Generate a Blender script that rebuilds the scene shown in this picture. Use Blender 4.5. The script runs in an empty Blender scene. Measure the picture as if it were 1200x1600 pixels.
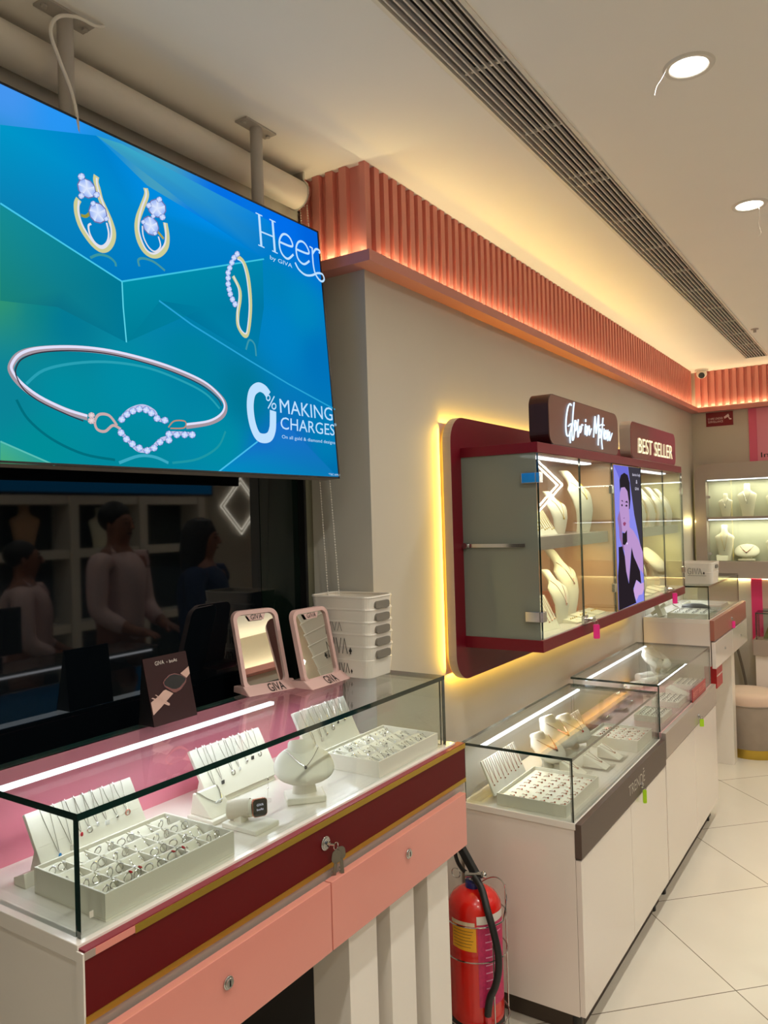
import bpy, bmesh, math, random, json
from mathutils import Vector, Matrix
random.seed(7)
PI = math.pi
SC = bpy.context.scene
COL = SC.collection

# ------------------------------------------------------------------ camera
cam_data = bpy.data.cameras.new('camera')
cam = bpy.data.objects.new('camera', cam_data); COL.objects.link(cam)
R_ = Vector((0.83385611, 0.55122298, -0.02893455)); D_ = Vector((-0.02930713, -0.00813325, -0.99953736)); F_ = Vector((-0.5512033, 0.83431833, 0.00937281))
mw = Matrix((( R_.x, -D_.x, -F_.x, 0), (R_.y, -D_.y, -F_.y, 0), (R_.z, -D_.z, -F_.z, 1.60), (0, 0, 0, 1)))
cam.matrix_world = mw
cam_data.sensor_fit = 'VERTICAL'; cam_data.sensor_height = 24.0
cam_data.lens = 24.0 * 1212.1 / 1600.0
cam_data.clip_start = 0.02
SC.camera = cam

# ------------------------------------------------------------------ world, colour, light levels
SC.view_settings.view_transform = 'Standard'; SC.view_settings.look = 'None'
SC.view_settings.gamma = 1.0; SC.view_settings.use_curve_mapping = False
SC.view_settings.exposure = 0.0
SC.cycles.max_bounces = 12; SC.cycles.diffuse_bounces = 8; SC.cycles.transparent_max_bounces = 24
SC.cycles.sample_clamp_indirect = 4.0; SC.cycles.caustics_reflective = False; SC.cycles.caustics_refractive = False
SC.cycles.use_denoising = True
world = bpy.data.worlds.new('world'); SC.world = world; world.use_nodes = True
world.node_tree.nodes['Background'].inputs[0].default_value = (0.9, 0.85, 0.75, 1)
world.node_tree.nodes['Background'].inputs[1].default_value = 0.02
P_DOWN = 5.2      # each downlight, W
P_STRIP = 1.2     # cornice light strip, W per metre
P_HALO = 2.5      # yellow halo behind the showcase, W per metre
P_CASE = 2.2      # small lamps inside the showcases, W

def lin(c):
    return tuple((x/12.92 if x <= 0.04045 else ((x+0.055)/1.055)**2.4) for x in (v/255.0 for v in c))

MATS = {}
def mat(name, rgb=(200, 200, 200), rough=0.5, metal=0.0, emit=0.0, coat=0.0, spec=0.5, ior=1.5, noise=0.0, nscale=30.0, bump=0.0, sheen=0.0):
    if name in MATS: return MATS[name]
    m = bpy.data.materials.new(name); m.use_nodes = True
    nt = m.node_tree; b = nt.nodes['Principled BSDF']
    c = lin(rgb)
    b.inputs['Base Color'].default_value = (*c, 1)
    b.inputs['Roughness'].default_value = rough; b.inputs['Metallic'].default_value = metal
    b.inputs['Coat Weight'].default_value = coat; b.inputs['Coat Roughness'].default_value = 0.04
    b.inputs['Specular IOR Level'].default_value = spec; b.inputs['IOR'].default_value = ior
    if sheen: b.inputs['Sheen Weight'].default_value = sheen
    if emit:
        b.inputs['Emission Color'].default_value = (*c, 1); b.inputs['Emission Strength'].default_value = emit
    if noise or bump:
        tc = nt.nodes.new('ShaderNodeTexCoord'); n = nt.nodes.new('ShaderNodeTexNoise')
        n.inputs['Scale'].default_value = nscale; n.inputs['Detail'].default_value = 5
        nt.links.new(tc.outputs['Object'], n.inputs['Vector'])
        if noise:
            mx = nt.nodes.new('ShaderNodeMix'); mx.data_type = 'RGBA'
            mx.inputs['A'].default_value = (*[v*(1-noise) for v in c], 1); mx.inputs['B'].default_value = (*[min(1, v*(1+noise)) for v in c], 1)
            nt.links.new(n.outputs['Fac'], mx.inputs['Factor']); nt.links.new(mx.outputs['Result'], b.inputs['Base Color'])
        if bump:
            bp = nt.nodes.new('ShaderNodeBump'); bp.inputs['Strength'].default_value = bump; bp.inputs['Distance'].default_value = 0.002
            nt.links.new(n.outputs['Fac'], bp.inputs['Height']); nt.links.new(bp.outputs['Normal'], b.inputs['Normal'])
    MATS[name] = m; return m

def glow(name, rgb, strength=1.0):
    if name in MATS: return MATS[name]
    m = bpy.data.materials.new(name); m.use_nodes = True; nt = m.node_tree; nt.nodes.clear()
    e = nt.nodes.new('ShaderNodeEmission'); o = nt.nodes.new('ShaderNodeOutputMaterial')
    e.inputs[0].default_value = (*lin(rgb), 1); e.inputs[1].default_value = strength
    nt.links.new(e.outputs[0], o.inputs[0]); MATS[name] = m; return m

def glow_attr(name, strength=1.0):
    m = bpy.data.materials.new(name); m.use_nodes = True; nt = m.node_tree; nt.nodes.clear()
    a = nt.nodes.new('ShaderNodeAttribute'); a.attribute_name = 'picture'
    e = nt.nodes.new('ShaderNodeEmission'); o = nt.nodes.new('ShaderNodeOutputMaterial')
    g = nt.nodes.new('ShaderNodeBsdfGlossy'); g.inputs['Roughness'].default_value = 0.15; ad = nt.nodes.new('ShaderNodeMixShader')
    ad.inputs[0].default_value = 0.0
    e.inputs[1].default_value = strength
    nt.links.new(a.outputs['Color'], e.inputs[0]); nt.links.new(e.outputs[0], ad.inputs[1]); nt.links.new(g.outputs[0], ad.inputs[2]); nt.links.new(ad.outputs[0], o.inputs[0])
    return m

def glass(name, tint=(0.93, 0.96, 0.94), ior=1.5, rough=0.0, refl_grey=0.0):
    m = bpy.data.materials.new(name); m.use_nodes = True; nt = m.node_tree; nt.nodes.clear()
    t = nt.nodes.new('ShaderNodeBsdfTransparent'); t.inputs[0].default_value = (*tint, 1)
    g = nt.nodes.new('ShaderNodeBsdfGlossy'); g.inputs['Roughness'].default_value = rough
    f = nt.nodes.new('ShaderNodeFresnel'); ge = nt.nodes.new('ShaderNodeNewGeometry'); mi = nt.nodes.new('ShaderNodeMix')
    mi.inputs['A'].default_value = ior; mi.inputs['B'].default_value = 1/ior      # thin panes: same reflectance from both faces
    nt.links.new(ge.outputs['Backfacing'], mi.inputs['Factor']); nt.links.new(mi.outputs['Result'], f.inputs['IOR'])
    x = nt.nodes.new('ShaderNodeMixShader'); o = nt.nodes.new('ShaderNodeOutputMaterial')
    nt.links.new(f.outputs[0], x.inputs[0]); nt.links.new(t.outputs[0], x.inputs[1]); nt.links.new(g.outputs[0], x.inputs[2])
    last = x.outputs[0]
    if refl_grey:  # grey reflection painted into the pane as diffuse colour
        d = nt.nodes.new('ShaderNodeBsdfDiffuse'); d.inputs[0].default_value = (0.20, 0.22, 0.19, 1)
        y = nt.nodes.new('ShaderNodeMixShader'); y.inputs[0].default_value = refl_grey
        nt.links.new(last, y.inputs[1]); nt.links.new(d.outputs[0], y.inputs[2]); last = y.outputs[0]
    nt.links.new(last, o.inputs[0]); MATS[name] = m; return m

# ------------------------------------------------------------------ mesh building
def woff(o):
    v = Vector((0, 0, 0))
    while o is not None:
        v += o.location; o = o.parent
    return v

class MB:
    def __init__(s): s.v = []; s.f = []; s.m = []; s.c = []
    def add(s, vs, fs, mi=0, col=None):
        k = len(s.v); s.v += [Vector(p) for p in vs]
        for f in fs: s.f.append([k+i for i in f]); s.m.append(mi); s.c.append(col)
        return s
    def box(s, x0, x1, y0, y1, z0, z1, mi=0, edge=None):
        vs = [(x, y, z) for x in (x0, x1) for y in (y0, y1) for z in (z0, z1)]
        fs = [(0, 1, 3, 2), (4, 6, 7, 5), (0, 4, 5, 1), (2, 3, 7, 6), (0, 2, 6, 4), (1, 5, 7, 3)]
        k = len(s.m); s.add(vs, fs, mi)
        if edge is not None:
            d = [x1-x0, y1-y0, z1-z0]; a = d.index(min(d))
            for i in range(6):
                if i//2 != a and i != 4: s.m[k+i] = edge
        return s
    def hexa(s, b, t, mi=0):      # 4 bottom points, 4 top points
        return s.add(list(b)+list(t), [(3, 2, 1, 0), (4, 5, 6, 7), (0, 1, 5, 4), (1, 2, 6, 5), (2, 3, 7, 6), (3, 0, 4, 7)], mi)
    def prism(s, pts, vec, mi=0, side=None):
        n = len(pts); vec = Vector(vec); a = [Vector(p) for p in pts]
        k = len(s.m)
        s.add(a+[p+vec for p in a], [tuple(range(n))[::-1], tuple(range(n, 2*n))]+[(i, (i+1) % n, n+(i+1) % n, n+i) for i in range(n)], mi)
        if side is not None:
            for i in range(n): s.m[k+2+i] = side
        return s
    def tube(s, pts, r, n=8, mi=0, closed=False, cap=True):
        P = [Vector(p) for p in pts]; m = len(P)
        rs = r if isinstance(r, (list, tuple)) else [r]*m
        rings = []; up = None
        for i in range(m):
            if closed: t = P[(i+1) % m]-P[i-1]
            else: t = P[min(i+1, m-1)]-P[max(i-1, 0)]
            if t.length < 1e-9: t = Vector((0, 0, 1))
            t.normalize()
            if up is None: up = t.orthogonal().normalized()
            up = (up-t*up.dot(t))
            if up.length < 1e-6: up = t.orthogonal()
            up.normalize(); w = t.cross(up)
            rings.append([P[i]+(up*math.cos(2*PI*j/n)+w*math.sin(2*PI*j/n))*rs[i] for j in range(n)])
        k = len(s.v); s.v += [p for q in rings for p in q]
        for i in range(m if closed else m-1):
            a = k+i*n; b = k+((i+1) % m)*n
            for j in range(n): s.f.append([a+j, a+(j+1) % n, b+(j+1) % n, b+j]); s.m.append(mi); s.c.append(None)
        if cap and not closed:
            s.f.append([k+j for j in range(n)][::-1]); s.m.append(mi); s.c.append(None)
            s.f.append([k+(m-1)*n+j for j in range(n)]); s.m.append(mi); s.c.append(None)
        return s
    def cyl(s, a, b, r, r2=None, n=24, mi=0): return s.tube([a, b], [r, r if r2 is None else r2], n, mi)
    def loft(s, secs, n=24, mi=0):       # secs: (cx, cy, z, rx, ry)
        k = len(s.v)
        for (cx, cy, z, rx, ry) in secs:
            for j in range(n):
                a = 2*PI*j/n; s.v.append(Vector((cx+rx*math.cos(a), cy+ry*math.sin(a), z)))
        for i in range(len(secs)-1):
            for j in range(n): s.f.append([k+i*n+j, k+i*n+(j+1) % n, k+(i+1)*n+(j+1) % n, k+(i+1)*n+j]); s.m.append(mi); s.c.append(None)
        s.f.append([k+j for j in range(n)][::-1]); s.m.append(mi); s.c.append(None)
        e = k+(len(secs)-1)*n; s.f.append([e+j for j in range(n)]); s.m.append(mi); s.c.append(None)
        return s
    def ball(s, c, rx, ry=None, rz=None, n=16, mi=0):
        ry = rx if ry is None else ry; rz = rx if rz is None else rz; c = Vector(c)
        h = max(4, n//2)
        return s.loft([(c.x, c.y, c.z-rz*math.cos(PI*(i+0.02)/(h+0.04)), rx*math.sin(PI*(i+0.02)/(h+0.04)), ry*math.sin(PI*(i+0.02)/(h+0.04))) for i in range(h+1)], n, mi)
    def xf(s, M, start=0):
        for i in range(start, len(s.v)): s.v[i] = M @ s.v[i]
        return s
    def mesh(s, name, mats, smooth=False):
        me = bpy.data.meshes.new(name)
        me.from_pydata([tuple(p) for p in s.v], [], s.f)
        for m in (mats if isinstance(mats, (list, tuple)) else [mats]): me.materials.append(m)
        for p, i in zip(me.polygons, s.m): p.material_index = i
        if any(c is not None for c in s.c):
            at = me.color_attributes.new('picture', 'FLOAT_COLOR', 'CORNER')
            for p, c in zip(me.polygons, s.c):
                for q, li in enumerate(p.loop_indices):
                    cc = c[q] if isinstance(c, list) else (c or (1, 1, 1))
                    at.data[li].color = (*cc, 1)
        me.update()
        bm = bmesh.new(); bm.from_mesh(me)
        if not any(c is not None for c in s.c): bmesh.ops.recalc_face_normals(bm, faces=bm.faces)
        bm.to_mesh(me); bm.free()
        if smooth:
            me.polygons.foreach_set('use_smooth', [True]*len(me.polygons))
            try: me.set_sharp_from_angle(angle=math.radians(40))
            except Exception: pass
        return me
    def build(s, name, mats, parent=None, smooth=False, bevel=0.0, seg=2):
        off = woff(parent)
        if off.length > 0:
            for i in range(len(s.v)): s.v[i] = s.v[i]-off
        o = bpy.data.objects.new(name, s.mesh(name, mats, smooth)); COL.objects.link(o)
        o.parent = parent
        if bevel:
            b = o.modifiers.new('bevel', 'BEVEL'); b.width = bevel; b.segments = seg; b.limit_method = 'ANGLE'; b.angle_limit = math.radians(50)
            b.harden_normals = False
        return o

def tag(o, label=None, cat=None, group=None, kind=None):
    if label: o['label'] = label
    if cat: o['category'] = cat
    if group: o['group'] = group
    if kind: o['kind'] = kind
    return o
def thing(name, loc, label, cat, group=None, rz=0.0):
    o = bpy.data.objects.new(name, None); COL.objects.link(o); o.location = loc; o.rotation_euler = (0, 0, rz)
    o.empty_display_size = 0.05
    return tag(o, label, cat, group)
def struct(mb, name, m, bevel=0.0, parent=None):
    o = mb.build(name, m, parent, bevel=bevel)
    if parent is None: o['kind'] = 'structure'
    return o
def kids(o): return [c for c in ALLK.get(o.name, [])]
def copy_tree(o, parent=None):
    c = o.copy(); COL.objects.link(c); c.parent = parent
    for ch in o.children: copy_tree(ch, c)
    return c
def place(proto, used, loc, rz=0.0, label=None, group=None, scale=None, rot=None):
    o = proto if not used else copy_tree(proto)
    used.append(1); o.location = loc; o.rotation_euler = rot if rot else (0, 0, rz)
    if scale: o.scale = (scale,)*3 if not isinstance(scale, tuple) else scale
    if label: o['label'] = label
    if group: o['group'] = group
    return o

def text(body, bl, br, tl, name, m, parent, depth=0.0008):
    """lettering fitted in the parallelogram bottom-left, bottom-right, top-left"""
    cu = bpy.data.curves.new(name, 'FONT'); cu.body = body; cu.extrude = 0.0; cu.resolution_u = 3
    ob = bpy.data.objects.new(name+'_tmp', cu); COL.objects.link(ob)
    dg = bpy.context.evaluated_depsgraph_get(); me0 = bpy.data.meshes.new_from_object(ob.evaluated_get(dg))
    vs = [v.co.copy() for v in me0.vertices]; fs = [list(p.vertices) for p in me0.polygons]
    bpy.data.objects.remove(ob); bpy.data.meshes.remove(me0)
    x0 = min(v.x for v in vs); x1 = max(v.x for v in vs); y0 = min(v.y for v in vs); y1 = max(v.y for v in vs)
    bl, br, tl = Vector(bl), Vector(br), Vector(tl); nrm = (br-bl).cross(tl-bl).normalized()*depth
    mb = MB()
    mb.add([bl+(br-bl)*((v.x-x0)/(x1-x0))+(tl-bl)*((v.y-y0)/(y1-y0))+nrm for v in vs], fs)
    off = woff(parent)
    for i in range(len(mb.v)): mb.v[i] = mb.v[i]-off
    o = bpy.data.objects.new(name, mb.mesh(name, m)); COL.objects.link(o); o.parent = parent
    return o

def ribbon(mb, pts, w, nrm, col=None):
    """flat stroke of width w lying in the plane of normal nrm"""
    P = [Vector(p) for p in pts]; n = Vector(nrm).normalized(); L = []; Rr = []
    for i, p in enumerate(P):
        t = (P[min(i+1, len(P)-1)]-P[max(i-1, 0)]).normalized(); sd = n.cross(t)*w/2
        L.append(p+sd); Rr.append(p-sd)
    for i in range(len(P)-1): mb.add([L[i], Rr[i], Rr[i+1], L[i+1]], [(0, 1, 2, 3)], 0, col)
    return mb
def smooth_path(pts, k=4):
    P = [Vector(p) for p in pts]
    if len(P) < 3: return P
    out = []
    for i in range(len(P)-1):
        p0 = P[max(i-1, 0)]; p1 = P[i]; p2 = P[i+1]; p3 = P[min(i+2, len(P)-1)]
        for j in range(k):
            t = j/k; out.append(0.5*((2*p1)+(p2-p0)*t+(2*p0-5*p1+4*p2-p3)*t*t+(3*p1-p0-3*p2+p3)*t**3))
    out.append(P[-1]); return out
def rrect(a0, a1, b0, b1, r, n=6):
    out = []
    for (ca, cb, s) in ((a1-r, b1-r, 0), (a0+r, b1-r, 1), (a0+r, b0+r, 2), (a1-r, b0+r, 3)):
        for i in range(n+1):
            t = PI/2*(s+i/n); out.append((ca+r*math.cos(t), cb+r*math.sin(t)))
    return out

# ------------------------------------------------------------------ materials
M_wall = mat('wall_paint', (190, 183, 170), 0.7, noise=0.03, nscale=6)
M_ceil = mat('ceiling_paint', (240, 236, 230), 0.8, noise=0.02, nscale=4)
M_grey = mat('return_wall_paint', (186, 184, 176), 0.7)
M_pink = mat('pink_slat_paint', (208, 130, 120), 0.5)
M_pink_ledge = mat('pink_ledge_paint', (200, 132, 124), 0.45)
M_white = mat('white_laminate', (228, 222, 214), 0.22, coat=0.3)
M_gloss = mat('gloss_white_laminate', (228, 218, 210), 0.12, coat=0.6)
M_red = mat('burgundy_laminate', (92, 8, 13), 0.5, spec=0.25)
M_wine = mat('wine_red_laminate', (104, 12, 28), 0.42, spec=0.3)
M_brown = mat('taupe_brown_laminate', (84, 68, 60), 0.45)
M_greyl = mat('grey_laminate', (160, 146, 136), 0.3, coat=0.2)
M_salmon = mat('salmon_pink_laminate', (216, 140, 128), 0.25, coat=0.3)
M_rose = mat('rose_laminate', (222, 136, 158), 0.35, coat=0.2)
M_gold = mat('polished_gold', (212, 180, 80), 0.45, metal=1.0)
M_chrome = mat('chrome', (205, 205, 205), 0.12, metal=1.0)
M_silver = mat('silver_jewellery', (215, 212, 206), 0.18, metal=1.0)
M_rgold = mat('rose_gold_jewellery', (205, 140, 120), 0.2, metal=1.0)
M_stone = mat('clear_stone', (235, 235, 240), 0.05, spec=1.0, ior=2.2)
M_redst = mat('red_stone', (190, 25, 45), 0.08, spec=1.0)
M_bluest = mat('blue_stone', (30, 120, 190), 0.08, spec=1.0)
M_blackst = mat('black_stone', (30, 28, 30), 0.08, spec=1.0)
M_velvet = mat('white_velvet', (232, 228, 214), 0.8, sheen=0.3)
M_leath = mat('white_leatherette', (230, 226, 214), 0.45, bump=0.15, nscale=400)
M_cream = mat('cream_bust', (234, 230, 206), 0.6)
M_black = mat('black_plastic', (18, 18, 19), 0.35)
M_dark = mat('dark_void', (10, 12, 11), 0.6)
M_edge = mat('glass_edge_green', (8, 38, 34), 0.08, coat=1.0)
M_glass = glass('clear_glass')
M_acryl = glass('clear_acrylic', (0.97, 0.97, 0.97), 1.49)
M_greyrefl = glass('grey_reflection_glass', (0.85, 0.88, 0.84), 1.6, 0.12, refl_grey=0.82)  # showcase side pane: reflected shop put into its grey-green colour
M_mirror = mat('mirror_silver', (235, 235, 228), 0.01, metal=1.0)
M_tan = mat('tan_laminate', (196, 156, 118), 0.35, coat=0.2)
M_pframe = mat('pale_pink_plastic', (208, 172, 166), 0.45)
M_wplas = mat('white_plastic', (222, 216, 206), 0.4)
M_pole = mat('painted_steel_grey', (172, 166, 160), 0.4)
M_led = glow('led_white', (246, 248, 255), 3.2)
M_ink = mat('black_print', (22, 20, 20), 0.5)
M_tagp = mat('pink_tag', (236, 50, 140), 0.3)
M_tagg = mat('green_tag', (170, 214, 40), 0.3)
M_fab = mat('grey_velour', (150, 136, 122), 0.9, noise=0.15, nscale=14, bump=0.3, sheen=0.4)
M_fabt = mat('beige_velour', (208, 180, 160), 0.9, noise=0.06, nscale=14, bump=0.2, sheen=0.4)
M_extred = mat('extinguisher_red', (205, 22, 14), 0.25, coat=0.5)
M_rubber = mat('black_rubber', (20, 20, 20), 0.5)
M_skin = mat('skin', (150, 98, 74), 0.55)
M_hair = mat('black_hair', (18, 15, 14), 0.6)
M_shirt = mat('pale_pink_shirt', (226, 196, 194), 0.8)
M_trous = mat('dark_trousers', (28, 28, 34), 0.8)
M_sari = mat('navy_cloth', (18, 40, 80), 0.8)
M_lany = mat('lanyard_black', (16, 16, 20), 0.6)

# floor tiles: 600 mm squares laid on the diagonal
def floor_mat():
    m = bpy.data.materials.new('diagonal_floor_tiles'); m.use_nodes = True; nt = m.node_tree; b = nt.nodes['Principled BSDF']
    tc = nt.nodes.new('ShaderNodeTexCoord'); sx = nt.nodes.new('ShaderNodeSeparateXYZ'); nt.links.new(tc.outputs['Object'], sx.inputs[0])
    def M(op, a, b2=None, c=None):
        n = nt.nodes.new('ShaderNodeMath'); n.operation = op
        for i, v in enumerate((a, b2, c)):
            if v is None: continue
            if isinstance(v, (int, float)): n.inputs[i].default_value = v
            else: nt.links.new(v, n.inputs[i])
        return n.outputs[0]
    x, y = sx.outputs[0], sx.outputs[1]
    def dist(a, off): return M('PINGPONG', M('SUBTRACT', M('MULTIPLY', a, 0.70711), off), 0.30)
    du = dist(M('ADD', x, y), 1.62-6.0); dv = dist(M('SUBTRACT', y, x), 2.317-6.0)
    g = M('LESS_THAN', M('MINIMUM', du, dv), 0.0018)
    n = nt.nodes.new('ShaderNodeTexNoise'); n.inputs['Scale'].default_value = 3.0; n.inputs['Detail'].default_value = 8
    nt.links.new(tc.outputs['Object'], n.inputs['Vector'])
    cr = nt.nodes.new('ShaderNodeMix'); cr.data_type = 'RGBA'
    cr.inputs['A'].default_value = (*lin((214, 206, 190)), 1); cr.inputs['B'].default_value = (*lin((226, 219, 205)), 1)
    nt.links.new(n.outputs['Fac'], cr.inputs['Factor'])
    mx = nt.nodes.new('ShaderNodeMix'); mx.data_type = 'RGBA'; nt.links.new(g, mx.inputs['Factor'])
    nt.links.new(cr.outputs['Result'], mx.inputs['A']); mx.inputs['B'].default_value = (*lin((110, 98, 80)), 1)
    nt.links.new(mx.outputs['Result'], b.inputs['Base Color'])
    b.inputs['Roughness'].default_value = 0.2
    return m
M_floor = floor_mat()

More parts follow.
